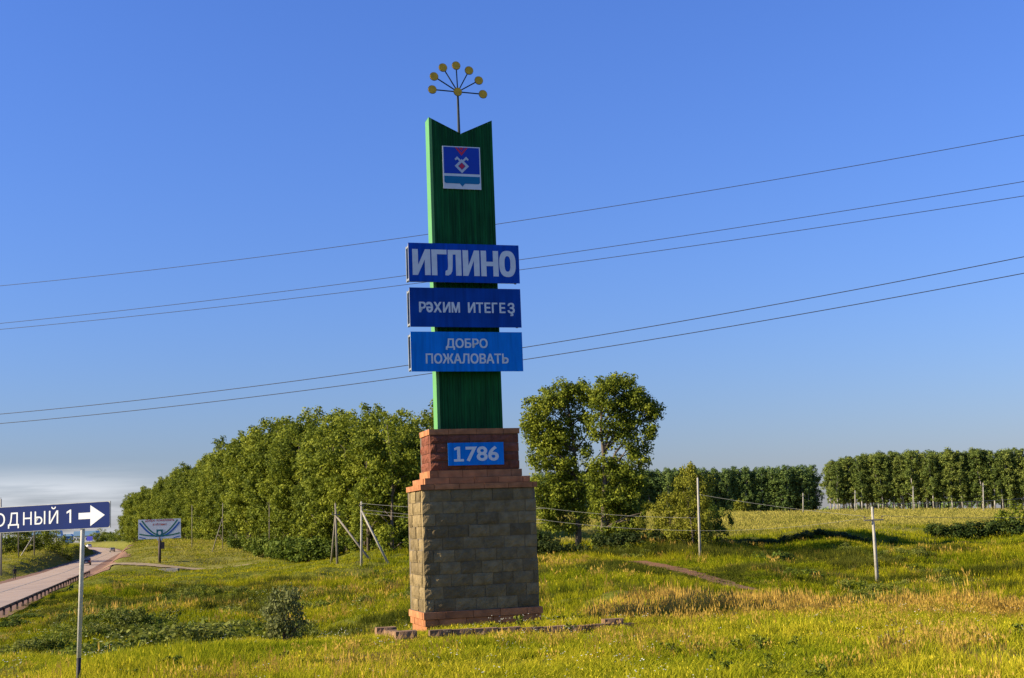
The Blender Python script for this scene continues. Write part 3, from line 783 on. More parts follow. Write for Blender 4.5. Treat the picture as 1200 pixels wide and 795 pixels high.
# ------------------------------------------------------------------ utility poles
M_conc = surf('pale_concrete_pole', (.42, .39, .32), .85, .3, 3, .004, 20)
M_wood = surf('grey_weathered_wood', (.25, .22, .17), .9, .35, 3, .004, 20)
M_ins = surf('brown_insulator', (.06, .04, .035), .3, .2, 5)
def pole(px, pyb, pyt, Y, label, r=.11, arm=0, mat=None, struts=(), pxt=None, group=None, two=None):
    b = at(px, pyb, Y); g = h1(b.x, Y); t = at(pxt if pxt is not None else px, pyt, Y)
    e = empty('utility_pole', (b.x, Y, g)); tag(e, label, 'pole', group)
    mat = mat or M_conc
    tl = t - Vector((b.x, Y, g))
    MB().tube([(0, 0, -.4), tl], [r, r * .62], 8).build('shaft', mat, e, smooth=True)
    if arm:
        z = tl.z - arm[0]; w = arm[1]; a = arm[2]
        v = Vector((math.cos(a), math.sin(a), 0)); c = Vector((tl.x * z / tl.z, tl.y, z)) + Vector((-v.y, v.x, 0)) * -.12
        MB().box((0, 0, 0), (2 * w, .09, .1), a).build('crossarm', M_wood, e, loc=c)
        for s in (-1, 1):
            q = c + v * (s * (w - .08))
            MB().tube([q, q + Vector((0, 0, .16)), q + Vector((0, 0, .19)), q + Vector((0, 0, .3))], [.02, .02, .065, .045], 8).build('insulator', M_ins, e)
    MB().tube([tl, tl + Vector((0, 0, .22))], [.02, .05], 6).build('insulator', M_ins, e)
    for sx, sy, dY, ft in struts:
        f = at(sx, sy, Y + dY); fz = h1(f.x, f.y)
        MB().tube([Vector((f.x - b.x, f.y - Y, fz - g - .3)), tl * ft], [r * .95, r * .7], 8).build('strut', mat, e, smooth=True)
    return e, Vector((b.x, Y, g)) + tl
p1022, t1022 = pole(1030, 706, 594, 98, 'leaning pale concrete pole with crossarm behind the dry grass', .155, (1.0, .75, .1), pxt=1022)
p818, t818 = pole(820.5, 657, 560, 117, 'slender pale pole without crossarm beside the bushy willow', .13, pxt=817.5)
p423, t423 = pole(423.5, 668, 588, 144, 'pale pole with slanting strut nearest the pedestal', .15, (.45, .3, .6), struts=((458, 670, 0, .86),))
p395, t395 = pole(395.5, 668, 590, 150, 'grey double-legged pole with long strut before the tree row', .15, (1.3, .5, .5), M_wood, ((388, 664, 4, .85), (437, 662, -2, .8)), pxt=393)
FG = 'distant poles before the birch wood'
for i, (px, yb, yt, Y, lb) in enumerate(((941, 599, 578, 400, 'distant pole at the end of the dark wood'), (1002, 599, 575, 400, 'distant pole before the left part of the birch wood'),
                         (1070, 597, 570, 390, 'distant pole before the middle of the birch wood'), (1152, 593, 566, 380, 'distant pole before the right part of the birch wood'))):
    pole(px, yb, yt, Y, lb, .2, (.9, .8, .2), group=FG)
LG = 'poles along the tree row'
pole(225, 637, 592, 230, 'dark pole by the tree row, right of the billboard', .085, 0, M_wood, group=LG)
pole(261, 634, 590, 220, 'pole with a strut before the tree row', .085, 0, M_wood, ((248, 646, -3, .7),), group=LG)
pole(315.5, 634, 588, 205, 'thin dark pole standing out against the middle of the tree row', .085, (.4, .4, .3), M_wood, group=LG)
VG = 'poles beyond the road'
pole(1, 676, 585, 195, 'thick pale pole at the left edge beyond the road', .21, 0, M_conc, group=VG)
pole(21.5, 671, 600, 250, 'dark pole beside the walking person, beyond the road', .13, 0, M_wood, group=VG)
pole(40, 665, 600, 270, 'pole right of the slanting prop beyond the road', .14, 0, M_wood, group=VG)
pole(55, 655, 598, 320, 'dark pole among the roadside bushes', .17, 0, M_wood, group=VG)
pole(66, 654, 598, 330, 'darkest pole at the end of the roadside bushes', .19, 0, M_wood, group=VG)
# the pale strut leaning up towards the pole behind the walking person
ps = at(22.5, 662, 262); pe = at(38.5, 629, 262)
sp_ = MB().tube([Vector((ps.x, ps.y, h1(ps.x, ps.y) - .2)), pe], [.13, .1], 8).build('leaning_strut', M_conc, smooth=True)
tag(sp_, 'pale slanting pole propped up beyond the road', 'pole')

def cable(a, b, sag, r, label, group, nm='power_cable'):
    a, b = Vector(a), Vector(b); pts = []
    for k in range(25):
        t = k / 24; p = a.lerp(b, t); p.z -= sag * 4 * t * (1 - t); pts.append(p)
    o = MB().tube(pts, r, 5).build(nm, M_cable, smooth=True); tag(o, label, 'cable', group)
M_cable = surf('pale_cable', (.20, .20, .19), .5, .2, 5)
CG = 'low cables between the poles'
def arm_pt(t, dz, dx): return t + Vector((dx, -.12, -dz + .3))
rt1, rt2 = at(1290, 576, 108), at(1290, 602, 104)
cable(t1022 + Vector((0, 0, .2)), rt1, .25, .014, 'upper pale cable running right from the leaning pole', CG)
cable(arm_pt(t1022, 1.0, .67), rt2, .25, .014, 'lower pale cable running right from the leaning pole', CG)
cable(t818 + Vector((0, 0, -1.5)), arm_pt(t1022, 1.0, -.67), .15, .01, 'pale cable sagging between the slender pole and leaning pole', CG)
la = at(480, 600, 132); lb_ = at(480, 607, 131); lc = at(480, 611, 131)
cable(t423 + Vector((0, 0, -.2)), at(640, 596, 126), .3, .016, 'upper pale cable from the strutted pole to the pedestal', CG)
cable(t423 + Vector((.2, 0, -.9)), at(640, 609, 125), .3, .014, 'middle pale cable from the strutted pole to the pedestal', CG)
cable(t423 + Vector((-.2, 0, -1.2)), at(640, 613, 125), .3, .014, 'lowest pale cable from the strutted pole to the pedestal', CG)
cable(at(600, 590, 130), at(817.5, 607, 117), .35, .012, 'upper pale cable crossing in front of the big tree', CG)
cable(at(600, 604, 129), at(819, 622, 117), .35, .012, 'lower pale cable crossing in front of the big tree', CG)
cable(at(819, 622, 117), at(1022, 606, 98) + Vector((0, 0, 0)), .3, .009, 'lower pale cable sagging across the far field edge', CG)

# ------------------------------------------------------------------ billboard
M_bbwhite = surf('billboard_paper', (.62, .66, .68), .6, .08, 1.5)
M_bbpost = surf('rusty_post', (.10, .075, .06), .8, .35, 2)
M_bbgreen = surf('billboard_green', (.02, .16, .10), .6, .1, 3)
M_bbblue = surf('billboard_blue', (.01, .10, .36), .6, .1, 3)
M_bbteal = surf('billboard_teal', (.01, .13, .16), .6, .1, 3)
M_bbred = surf('billboard_red', (.35, .04, .03), .6, .1, 3)
BBY = 191; bb = at(187, 659, BBY); bbg = h1(bb.x, BBY)
bbo = empty('billboard', (bb.x, BBY, bbg), .18); tag(bbo, 'white roadside billboard with blue and green ribbons on single post', 'billboard')
zb = at(187, 631.5, BBY).z - bbg; zt = at(187, 608.5, BBY).z - bbg; hw = 3.05
MB().tube([(0, .12, -.5), (0, .12, zb + .3)], .22, 10).build('post', M_bbpost, bbo, smooth=True)
MB().box((0, .12, zb - .12), (.7, .3, .22)).build('bracket', M_bbwhite, bbo)
MB().box((.42, .18, zb - 1.0), (.5, .35, 1.0)).build('meter_box', M_bbpost, bbo)
bd = MB().box((0, 0, (zb + zt) / 2), (2 * hw, .14, zt - zb)).build('panel', M_bbwhite, bbo)
BC = zb
def band_(pts, w, mat, y, nm):
    pts = np.array(pts); t = np.gradient(pts, axis=0); t /= np.linalg.norm(t, axis=1)[:, None]
    nn = np.stack([-t[:, 1], t[:, 0]], -1) * w / 2
    a = pts + nn; b = pts - nn; n = len(pts)
    MB().add([(p[0], y, BC + p[1]) for p in a] + [(p[0], y, BC + p[1]) for p in b], [(i, i + 1, i + 1 + n, i + n) for i in range(n - 1)]).build(nm, mat, bd)
for s in (-1, 1):
    tq = np.linspace(0, 1, 14)
    band_(np.stack([s * (.3 + 2.25 * tq), .62 + 2.1 * tq ** 1.6], -1), .20, M_bbgreen, -.075, 'green_ribbon')
    band_(np.stack([s * (.35 + 2.5 * tq), .38 + 2.0 * tq ** 1.7], -1), .24, M_bbblue, -.078, 'blue_ribbon')
    band_(np.stack([s * (.3 + 2.6 * tq), .42 + .35 * tq ** 2], -1), .18, M_bbgreen, -.081, 'green_ribbon')
    band_(np.stack([s * (2.0 + .9 * tq), .08 + .22 * tq], -1), .14, M_bbblue, -.075, 'blue_ribbon')
MB().box((0, -.08, BC + .82), (.92, .02, 1.05)).build('emblem', M_bbteal, bd)
MB().prism([(0 + .26 * math.cos(k * PI / 3), BC + .85 + .3 * math.sin(k * PI / 3)) for k in range(6)], -.095, -.091).build('emblem_mark', M_bbwhite, bd)
lettering('lettering', 'Добро пожаловать', M_bbred, bd, None, 0, BC + 2.68, 4.2, .48, bold=.02, y=-.076, slant=.2)
lettering('lettering', 'в Иглино', M_bbred, bd, None, 0, BC + 2.12, 2.0, .36, bold=.02, y=-.076, slant=.2)

# ------------------------------------------------------------------ guard rail beside the road
M_rail = surf('dark_guard_rail', (.085, .06, .045), .8, .4, 2)
gr = empty('guard_rail', (-40, 101, 0)); tag(gr, 'low dark guard rail on posts along the road embankment', 'guard rail')
gl = smooth_line([(p[0], p[1]) for p in ROADC[:5]], 400)
tg = np.gradient(gl, axis=0); tg /= np.linalg.norm(tg, axis=1)[:, None]
gp = gl + np.stack([tg[:, 1], -tg[:, 0]], -1) * 5.3
sel = (gp[:, 1] > 84) & (gp[:, 1] < 196); gp = gp[sel]
gzr = road_dist(gp[:, 0], gp[:, 1])[1]
railp = [Vector((x + 40, y - 101, z + .52)) for (x, y), z in zip(gp, gzr)]
rm = MB()
for a, b in zip(railp[::4][:-1], railp[::4][1:]):
    w = Vector((.04, .01, 0)); h = Vector((0, 0, .11))
    rm.add([a - w - h, b - w - h, b - w + h, a - w + h, a + w - h, b + w - h, b + w + h, a + w + h], [(0, 1, 2, 3), (7, 6, 5, 4), (3, 2, 6, 7), (0, 4, 5, 1)])
rm.build('rail', M_rail, gr)
dcum = 0; pm = MB().box((0, 0, 0), (.12, .12, 1.15)).mesh('post', M_rail)
for a, b in zip(railp[:-1], railp[1:]):
    dcum += (b - a).length
    if dcum > 3.6:
        dcum = 0; o = link('post', pm, gr, a + Vector((.13, .03, -.42)))

# ------------------------------------------------------------------ cars and walker
M_tyre = surf('tyre', (.02, .02, .02), .85, .2, 5); M_glass = surf('car_glass', (.02, .025, .03), .1, .1, 1, spec=.6)
M_lamp = surf('tail_lamp', (.4, .02, .02), .3, .1, 1)
def car(name, X, Y, heading, mat, label):
    sd, rz = road_dist(np.array([X]), np.array([Y])); z = float(rz[0]) + .13
    e = empty(name, (X, Y, z), heading); tag(e, label, 'car')
    prof = [(-2.1, .3), (2.1, .3), (2.15, .62), (1.95, .85), (1.05, .95), (.55, 1.42), (-1.1, 1.45), (-1.95, .98), (-2.15, .9), (-2.2, .5)]
    body = MB().prism(prof, -.83, .83).build('body', mat, e, bevel=.06)
    for s in (-1, 1):
        MB().prism([(.92, .97), (.5, 1.35), (-1.05, 1.37), (-1.7, 1.0)], s * .835, s * .845).build('side_window', M_glass, e)
        for x in (-1.35, 1.35):
            w = MB(); w.tube([(x, s * .62, .31), (x, s * .86, .31)], .31, 14); o = w.build('wheel', M_tyre, e)
            MB().tube([(x, s * .862, .31), (x, s * .875, .31)], .17, 10).build('rim', M_frame, o)
        MB().box((-2.19, s * .62, .78), (.06, .3, .2)).build('tail_lamp', M_lamp, e)
        MB().box((2.1, s * .6, .7), (.1, .34, .16)).build('headlight', M_white, e)
    rw = MB(); rw.add([(-1.15, -.68, 1.40), (-1.15, .68, 1.40), (-1.93, .72, 1.02), (-1.93, -.72, 1.02)], [(0, 1, 2, 3)])
    o = rw.build('rear_window', M_glass, e); o.location = (-.03, 0, .03)
    fw_ = MB(); fw_.add([(.58, -.68, 1.39), (.58, .68, 1.39), (1.02, .74, .98), (1.02, -.74, .98)], [(3, 2, 1, 0)])
    o = fw_.build('windscreen', M_glass, e); o.location = (.03, 0, .03)
    MB().box((-2.2, 0, .62), (.03, .5, .12)).build('number_plate', M_white, e)
M_cblack = surf('black_car_paint', (.012, .013, .015), .25, .1, 3, spec=.5, coat=.5)
M_cwhite = surf('white_car_paint', (.7, .7, .7), .3, .08, 3, coat=.5)
M_cgrey = surf('beige_car_paint', (.36, .33, .30), .3, .1, 3, coat=.4)
hd = math.atan2(1, -.285)
cx_ = at(101.5, 657, 272).x
car('parked_car', cx_, 272, hd, M_cblack, 'black hatchback driving away on the near stretch of road')
car('parked_car', at(103.5, 643, 560).x, 560, hd + .35, M_cwhite, 'small white car far along the road bend')
car('parked_car', at(131.5, 645, 462).x, 462, hd + .1, M_cgrey, 'beige car at the right road edge far away')
for o in list(COL.objects):
    if o.name.startswith('parked_car'): o.name = 'passing_car'

def person(X, Y, heading, label):
    z = h1(X, Y); sd, rz = road_dist(np.array([X]), np.array([Y])); z = max(z, float(rz[0]) + .05 if abs(sd[0]) < 5.8 else -99)
    e = empty('person', (X, Y, z), heading); tag(e, label, 'person')
    V = [(0, 0, .95), (0, .02, 1.15), (0, .03, 1.38), (0, .02, 1.50), (0, .05, 1.62), (0, .05, 1.74),
         (.10, 0, .90), (.11, .14, .50), (.11, .10, .08), (.11, .24, .04),
         (-.10, 0, .90), (-.11, -.04, .50), (-.11, -.26, .12), (-.11, -.14, .05),
         (.20, .02, 1.40), (.26, -.08, 1.13), (.25, .04, .90), (.24, .09, .80), (-.20, .02, 1.40), (-.26, .08, 1.13), (-.25, .24, .93), (-.24, .30, .84)]
    E_ = [(0, 1), (1, 2), (2, 3), (3, 4), (4, 5), (0, 6), (6, 7), (7, 8), (8, 9), (0, 10), (10, 11), (11, 12), (12, 13), (2, 14), (14, 15), (15, 16), (16, 17), (2, 18), (18, 19), (19, 20), (20, 21)]
    Rr = [.15, .15, .16, .06, .10, .075, .10, .07, .045, .04, .10, .07, .045, .04, .075, .052, .04, .035, .075, .052, .04, .035]
    me = bpy.data.meshes.new('body'); me.from_pydata(V, E_, []); me.materials.append(M_cloth)
    o = link('body', me, e)
    md = o.modifiers.new('skin', 'SKIN'); 
    for i, v in enumerate(me.skin_vertices[0].data): v.radius = (Rr[i], Rr[i] * .85)
    me.skin_vertices[0].data[0].use_root = True
    o.modifiers.new('smooth', 'SUBSURF').render_levels = 2
    hair = MB(); n = 10
    hair.tube([(0, .03, 1.66), (0, .03, 1.74), (0, .035, 1.80), (0, .04, 1.83)], [.098, .105, .08, .02], 10); hair.build('hair', M_black, e, smooth=True)
    MB().tube([(0, .115, 1.60), (0, .14, 1.67), (0, .11, 1.73)], [.045, .055, .04], 8).build('face', M_skin, e, smooth=True)
M_cloth = surf('dark_clothes', (.02, .02, .025), .85, .3, 8); M_skin = surf('skin', (.45, .27, .19), .6, .1, 8)
pp_ = at(17, 679, 186)
person(pp_.x, 186, .3, 'walking person in dark clothes on the far road shoulder')

# ------------------------------------------------------------------ concrete slab by the ditch
ps = at(198, 674, 172)
MB().box((0, 0, 0), (2.6, .9, .8)).box((1.45, -.3, -.15), (.35, .3, .3)).build('concrete_slab', surf('old_concrete', (.30, .28, .25), .9, .3, 2, .01, 12), loc=(ps.x, ps.y, h1(ps.x, ps.y) + .25), bevel=.04)
tag(bpy.data.objects['concrete_slab'], 'grey concrete slab in the grass below the billboard', 'slab')

# ------------------------------------------------------------------ far buildings
M_wallw = surf('pale_wall', (.55, .55, .53), .8, .12, .2); M_roofb = surf('pale_blue_metal_roof', (.22, .38, .58), .5, .12, .1)
M_wallb = surf('blue_wall', (.05, .16, .40), .6, .12, .2); M_wind = surf('window_glass', (.04, .05, .06), .2, .1, 1)
def building(px0_, px1_, pyt, pyb, Y, label, wall, roof, rise=.25, nwin=6):
    a, b = at(px0_, pyb, Y), at(px1_, pyb, Y); g = h1((a.x + b.x) / 2, Y)
    W = b.x - a.x; z1 = at((px0_ + px1_) / 2, pyt, Y).z - g; e = empty('building', ((a.x + b.x) / 2, Y, g)); tag(e, label, 'building', None)
    hz = z1 * (1 - rise); D_ = W * .45
    MB().box((0, D_ / 2, hz / 2 - .5), (W, D_, hz + 1)).build('wall', wall, e)
    MB().prism([(-W / 2 - .4, hz + .01), (W / 2 + .4, hz + .01), (W / 2 - .5, z1), (-W / 2 + .5, z1)], -.5, D_ + .5).build('roof', roof, e)
    for i in range(nwin):
        x = -W / 2 + W * (i + .5) / nwin
        MB().box((x, -.02, hz * .55), (W / nwin * .5, .06, hz * .3)).build('window', M_wind, e)
building(27, 52, 621.5, 637, 760, 'pale low building with light roof behind the left bushes', M_wallw, M_roofb, .35, 7)
building(74, 84, 626, 638, 700, 'small bright blue building beyond the bushes', M_wallb, M_roofb, .25, 3)
building(86, 113, 622.5, 636, 820, 'long pale building with light blue roof far down the road', M_wallw, M_roofb, .4, 8)
building(56, 71, 622, 636, 780, 'pale building with blue roof between the roadside poles', M_wallw, M_roofb, .45, 4)
bbp = at(105, 634, 640); g = h1(bbp.x, 640)
e = empty('advertising_panel', (bbp.x, 640, g)); tag(e, 'small violet-blue panel on a post far down the road', 'billboard')
zc = at(105, 631.3, 640).z - g
MB().box((0, 0, zc), (2.9, .15, 2.2)).build('panel', surf('violet_blue', (.09, .09, .55), .5, .05, 1), e); MB().tube([(0, .15, -.3), (0, .15, zc)], .1, 8).build('post', M_wood, e)

# ------------------------------------------------------------------ foliage
M_leafA = leafmat('poplar_leaves', (0.0548, 0.0809, 0.0092), (0.1421, 0.1776, 0.0154), (0.2869, 0.3097, 0.0278), .30)
M_leafB = leafmat('birch_leaves', (0.0626, 0.0978, 0.0248), (0.1425, 0.1897, 0.0371), (0.2707, 0.3021, 0.0618), .28)
M_leafC = leafmat('willow_leaves', (0.0777, 0.0983, 0.0088), (0.1888, 0.1967, 0.0166), (0.3111, 0.2950, 0.0331), .32)
M_leafD = leafmat('dark_wood_leaves', (0.0546, 0.0937, 0.0290), (0.1092, 0.1687, 0.0418), (0.2276, 0.2906, 0.0644), .2)
M_leafS = leafmat('silver_shrub_leaves', (0.0689, 0.0902, 0.0237), (0.1476, 0.1642, 0.0486), (0.2560, 0.2627, 0.0864), .3)
M_bark = surf('grey_bark', (.15, .12, .09), .95, .35, 3, .02, 8)
M_birch = surf('birch_bark', (.46, .43, .38), .85, .35, 1.5, .01, 8, col2=(.2, .18, .16))

def leaves(cent, rad, count, size, r, flatten=.8, up=.35, tone_c=None):
    """quads scattered through clumps; each faces out of its clump so the clumps catch light and shade"""
    cent = np.asarray(cent); n = len(cent); rad = np.broadcast_to(np.asarray(rad, float), (n,)); count = np.broadcast_to(np.asarray(count), (n,)).astype(int)
    ci = np.repeat(np.arange(n), count); N_ = len(ci)
    d = r.normal(size=(N_, 3)); d /= np.linalg.norm(d, axis=1)[:, None]
    rr = rad[ci] * r.random(N_) ** .45
    pos = cent[ci] + d * rr[:, None] * np.array([1, 1, flatten])
    nrm = d * .75 + r.normal(size=(N_, 3)) * .55 + np.array([0, 0, up]); nrm /= np.linalg.norm(nrm, axis=1)[:, None]
    a = np.cross(nrm, r.normal(size=(N_, 3))); a /= np.linalg.norm(a, axis=1)[:, None]; b = np.cross(nrm, a)
    s = size * (.6 + .8 * r.random(N_))[:, None]
    v = np.stack([pos - a * s * .5, pos - b * s * .32 , pos + a * s * .5, pos + b * s * .32], 1).reshape(-1, 3)
    tc = r.random(n) * .45 if tone_c is None else np.asarray(tone_c)
    tone = np.repeat(np.clip(tc[ci] + r.random(N_) * .38, 0, 1), 4)
    return v, np.arange(N_ * 4).reshape(-1, 4), tone

def tree_meshes(seed, h, prof, nclump, per, leaf, crad, mat, bark, trunk_r=.22, clear=.12, limbs=14, lean=.3, wob=.35, twin=False, flatten=.8, lobes=0, lobe_r=1.5):
    r = np.random.default_rng(seed)
    ph = r.random(4) * 6.28
    cents = []; lob = []
    nl = lobes or nclump
    while len(lob) < nl:
        t = r.random(); R_ = prof(t)
        if r.random() > R_ / prof.mx + .08: continue
        a = r.random() * 2 * PI
        out = 1 + wob * (math.sin(3 * a + ph[0] + 5 * t) * .5 + math.sin(2 * a + ph[1] - 9 * t) * .5 + r.normal() * .25)
        q = R_ * out * math.sqrt(r.uniform(.12, 1))
        lob.append((q * math.cos(a), q * math.sin(a), h * (clear + (1 - clear) * t)))
    if lobes:                                  # boughs: clumps sit on the outside of larger rounded masses
        lr = lobe_r * (.65 + .7 * r.random(nl))
        for k in range(nclump):
            q = int(r.integers(nl)); d = r.normal(size=3); d[2] = d[2] * .8 + .25; d /= np.linalg.norm(d)
            c = np.array(lob[q]) + d * lr[q] * r.uniform(.6, 1.0) * np.array([.9, .9, 1.45]); c[2] = max(c[2], .5); cents.append(c)
    else: cents = lob
    cents = np.array(cents)
    sz = crad * (.6 + .8 * r.random(nclump))
    v, f, tn = leaves(cents, sz, (per * (sz / crad) ** 1.5).astype(int), leaf, r, flatten)
    crown = np_mesh('crown', v, f, mat, tn)
    mb = MB()
    for tw in range(2 if twin else 1):
        pts = [Vector((lean * math.sin(ph[2] + k * .9) * k / 6 + (tw * 1.1 * k / 6 if twin else 0), lean * math.cos(ph[3] + k) * k / 6, h * .93 * k / 6)) for k in range(7)]; pts[0].z = -.4
        mb.tube(pts, [trunk_r * (1 - .86 * k / 6) for k in range(7)], 7)
    for k in range(limbs):
        c = Vector(cents[r.integers(len(cents))]); z0 = max(clear * h * .8, c.z - np.hypot(c.x, c.y) * r.uniform(.5, 1.1)); i = min(5, max(0, int(z0 / (h * .93) * 6))); fr = z0 / (h * .93) * 6 - i
        s = pts[i].lerp(pts[min(i + 1, 6)], min(max(fr, 0), 1)); mid = s.lerp(c, .5) + Vector((0, 0, .12 * (c - s).length))
        rr = trunk_r * .42 * (1 - z0 / h * .7)
        mb.tube([s, mid, c], [rr, rr * .65, rr * .2], 5, False)
    return mb.mesh('trunk', bark, True), crown
class Prof:
    def __init__(s, pts): s.t, s.r = zip(*pts); s.mx = max(s.r)
    def __call__(s, t): return float(np.interp(t, s.t, s.r))
OVAL = Prof([(0, 2.4), (.15, 3.4), (.45, 4.0), (.7, 3.6), (.88, 2.3), (1, .5)])
TALL = Prof([(0, 1.1), (.2, 1.8), (.5, 2.0), (.85, 1.5), (1, .6)])
ROUND = Prof([(0, 1.6), (.25, 2.9), (.55, 3.2), (.8, 2.4), (1, .6)])
def plant_tree(name, meshes, X, Y, scale, rz, label, group, cat='tree', sink=.1, sxy=1.0):
    e = empty(name, (X, Y, h1(X, Y) - sink), rz); e.scale = (scale * sxy, scale * sxy, scale)
    tag(e, label, cat, group)
    link('trunk', meshes[0], e); link('crown', meshes[1], e)
    return e

RT_ = random.Random(21)
# tree row beside the road
rowM = [tree_meshes(100 + i, 16.8, OVAL, 280, 56, .33, .74, M_leafA, M_bark, .24, .05, 10, lobes=27 + i, lobe_r=1.75) for i in range(6)]
rowA, rowB = np.array([-17.0, 160.0]), np.array([-150.0, 500.0])
dv = (rowB - rowA); Lr = np.linalg.norm(dv); dv /= Lr; nv = np.array([dv[1], -dv[0]])
if nv[0] < 0: nv = -nv
s = -2.5; k = 0
TR = 'broad leafy trees of the roadside row'
while s < Lr:
    for lane in (0, 1):
        q = rowA + dv * (s + RT_.uniform(-1.2, 1.2) + lane * 2.5) + nv * (lane * 6.5 + RT_.uniform(-1.0, 1.0))
        sc_ = RT_.uniform(.92, 1.08) * float(np.interp(s, [0, 25, 45, 76, 106, 163, 230, 400], [.98, 1.04, 1.15, 1.24, 1.2, 1.06, 1.03, 1.0]))
        if s < 6 and lane == 0: sc_ = 1.0
        lab = 'leafy tree in the dense roadside row, trunk hidden by foliage'
        if s == -2.5 and lane == 0: lab = 'end tree of the roadside row, closest to the monument'
        elif s > Lr - 6.7 and lane == 0: lab = 'last low tree at the far end of the roadside row'
        plant_tree('row_tree', rowM[k % 6], q[0], q[1], sc_, RT_.uniform(0, 6.28), lab, TR); k += 1
    s += RT_.uniform(5.2, 6.6)

# bushes at the foot of the row
def bush_meshes(seed, rx, hz, n, per, leaf, mat, crad=.5):
    r = np.random.default_rng(seed)
    c = []
    while len(c) < n:
        p = r.uniform(-1, 1, 3)
        if p[0] ** 2 + p[1] ** 2 + p[2] ** 2 < 1 and p[2] > -.6: c.append((p[0] * rx, p[1] * rx, hz * (.48 + p[2] * .5)))
    c = np.array(c); v, f, t = leaves(c, crad * (.6 + .7 * r.random(n)), per, leaf, r)
    mb = MB()
    for k in range(7):
        e_ = Vector(c[r.integers(n)]); mb.tube([(r.normal() * .1, r.normal() * .1, -.15), Vector((e_.x * .45, e_.y * .45, e_.z * .55)), e_], [.035, .025, .008], 5, False)
    return mb.mesh('stems', M_bark, True), np_mesh('foliage', v, f, mat, t)
def plant_bush(meshes, X, Y, sc_, label, group=None, name='bush', rz=None):
    e = empty(name, (X, Y, h1(X, Y) - .05), RT_.uniform(0, 6.28) if rz is None else rz); e.scale = sc_ if hasattr(sc_, '__len__') else (sc_,) * 3
    tag(e, label, 'bush', group); link('stems', meshes[0], e); link('foliage', meshes[1], e); return e
M_leafBush = leafmat('bush_leaves', (0.0429, 0.0728, 0.0084), (0.1002, 0.1454, 0.0169), (0.1907, 0.2245, 0.0271), .3)
bushM = [bush_meshes(300 + i, 1.9, 2.6, 26, 55, .32, M_leafBush, .75) for i in range(4)]
for i, (px, py, Y, s_) in enumerate(((330, 657, 172, 1.15), (345, 657, 170, 1.25), (360, 656, 168, 1.3), (374, 655, 167, 1.15), (388, 652, 166, 1.0), (296, 645, 205, 1.0), (310, 648, 196, 1.1), (322, 651, 186, 1.1), (278, 643, 222, 1.0), (405, 650, 166, .9), (455, 648, 162, 1.0), (470, 648, 160, 1.1))):
    p = at(px, py, Y); plant_bush(bushM[i % 4], p.x, Y, s_, 'dark green bush at the foot of the roadside tree row', 'bushes under the roadside trees')
# beside the billboard end, far end of the row
M_dkh = leafmat('dark_bush_leaves', (.016, .028, .006), (.036, .055, .010), (.07, .09, .018), .25)  # undergrowth, and the bushes added to deepen the tree shadow
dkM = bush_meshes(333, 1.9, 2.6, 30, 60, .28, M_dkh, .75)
# the big double tree right of the monument
def lump_tree(name, lumps, trunk_px, Y, seed, leaf, mat, label, per_m=9, branches=()):
    r = np.random.default_rng(seed); b = at(trunk_px[0][0], trunk_px[0][1], Y); g = h1(b.x, Y); base = Vector((b.x, Y, g))
    e = empty(name, base); tag(e, label, 'tree')
    C_, R_ = [], []
    px = Y / FPX
    for lx, ly, rx, rz, dn in lumps:
        c = at(lx, ly, Y) - base
        nb = max(8, int(dn * rx * rz / 7.2))
        for _ in range(nb):
            d = r.normal(size=3); d /= np.linalg.norm(d); q = r.random() ** .5 * (1.28 if r.random() < .22 else 1.0)
            C_.append((c.x + d[0] * q * rx * px, c.y + d[1] * q * max(rx, 22) * px * 1.1, c.z + d[2] * q * rz * px)); R_.append(r.uniform(.35, .95) * (.75 if q > 1 else 1))
    C_ = np.array(C_); R_ = np.array(R_)
    v, f, t = leaves(C_, R_, (per_m * 8 * R_ ** 1.4).astype(int), leaf, r)
    link('crown', np_mesh('crown', v, f, mat, t), e)
    mb = MB()
    pts = [at(x, y, Y) - base for x, y in trunk_px]; pts[0].z = -.4
    n = len(pts); mb.tube(pts, [.36 * (1 - .75 * k / (n - 1)) for k in range(n)], 9)
    for br in branches:
        q = [at(x, y, Y) - base for x, y in br]; mb.tube(q, [.17 * (1 - .75 * k / (len(q) - 1)) for k in range(len(q))], 6)
    for k in range(40):
        c = Vector(C_[r.integers(len(C_))]); tz = max(2.5, c.z - math.hypot(c.x, c.y) * .8)
        j = min(range(n), key=lambda i: abs(pts[i].z - tz)); s0 = pts[j]
        mid = s0.lerp(c, .55) + Vector((r.normal() * .3, r.normal() * .3, .3)); mb.tube([s0, mid, c], [.09, .055, .015], 5, False)
    link('trunk', mb.mesh('trunk', M_bark, True), e)
    return e
lump_tree('tall_tree', [(633, 485, 20, 25, 1), (652, 468, 20, 22, 1), (668, 458, 16, 14, .9), (640, 520, 22, 24, 1), (660, 505, 18, 26, .9), (632, 540, 14, 12, .8), (655, 545, 16, 14, .7),
                        (650, 583, 18, 26, 1), (672, 575, 16, 26, .9), (644, 608, 14, 14, .9), (664, 614, 14, 12, .7), (636, 600, 10, 12, .7), (676, 520, 8, 12, .6), (625, 505, 12, 18, .8), (664, 548, 16, 20, .8), (680, 600, 12, 16, .7), (652, 562, 18, 14, .8), (628, 575, 10, 16, .7), (681, 478, 8, 20, .6), (682, 458, 11, 12, .8), (690, 470, 9, 12, .7), (690, 550, 9, 10, .5), (687, 500, 7, 14, .5), (688, 528, 8, 10, .6)],
          [(678, 649), (678, 620), (677, 590), (675, 560), (673, 530), (670, 500), (664, 470)], 135, 41, .26, M_leafA, 'left tree of the tall pair beside the monument', 13,
          [[(675, 560), (660, 535), (645, 515)], [(673, 530), (688, 510), (694, 480)], [(676, 575), (692, 545), (706, 528)]])
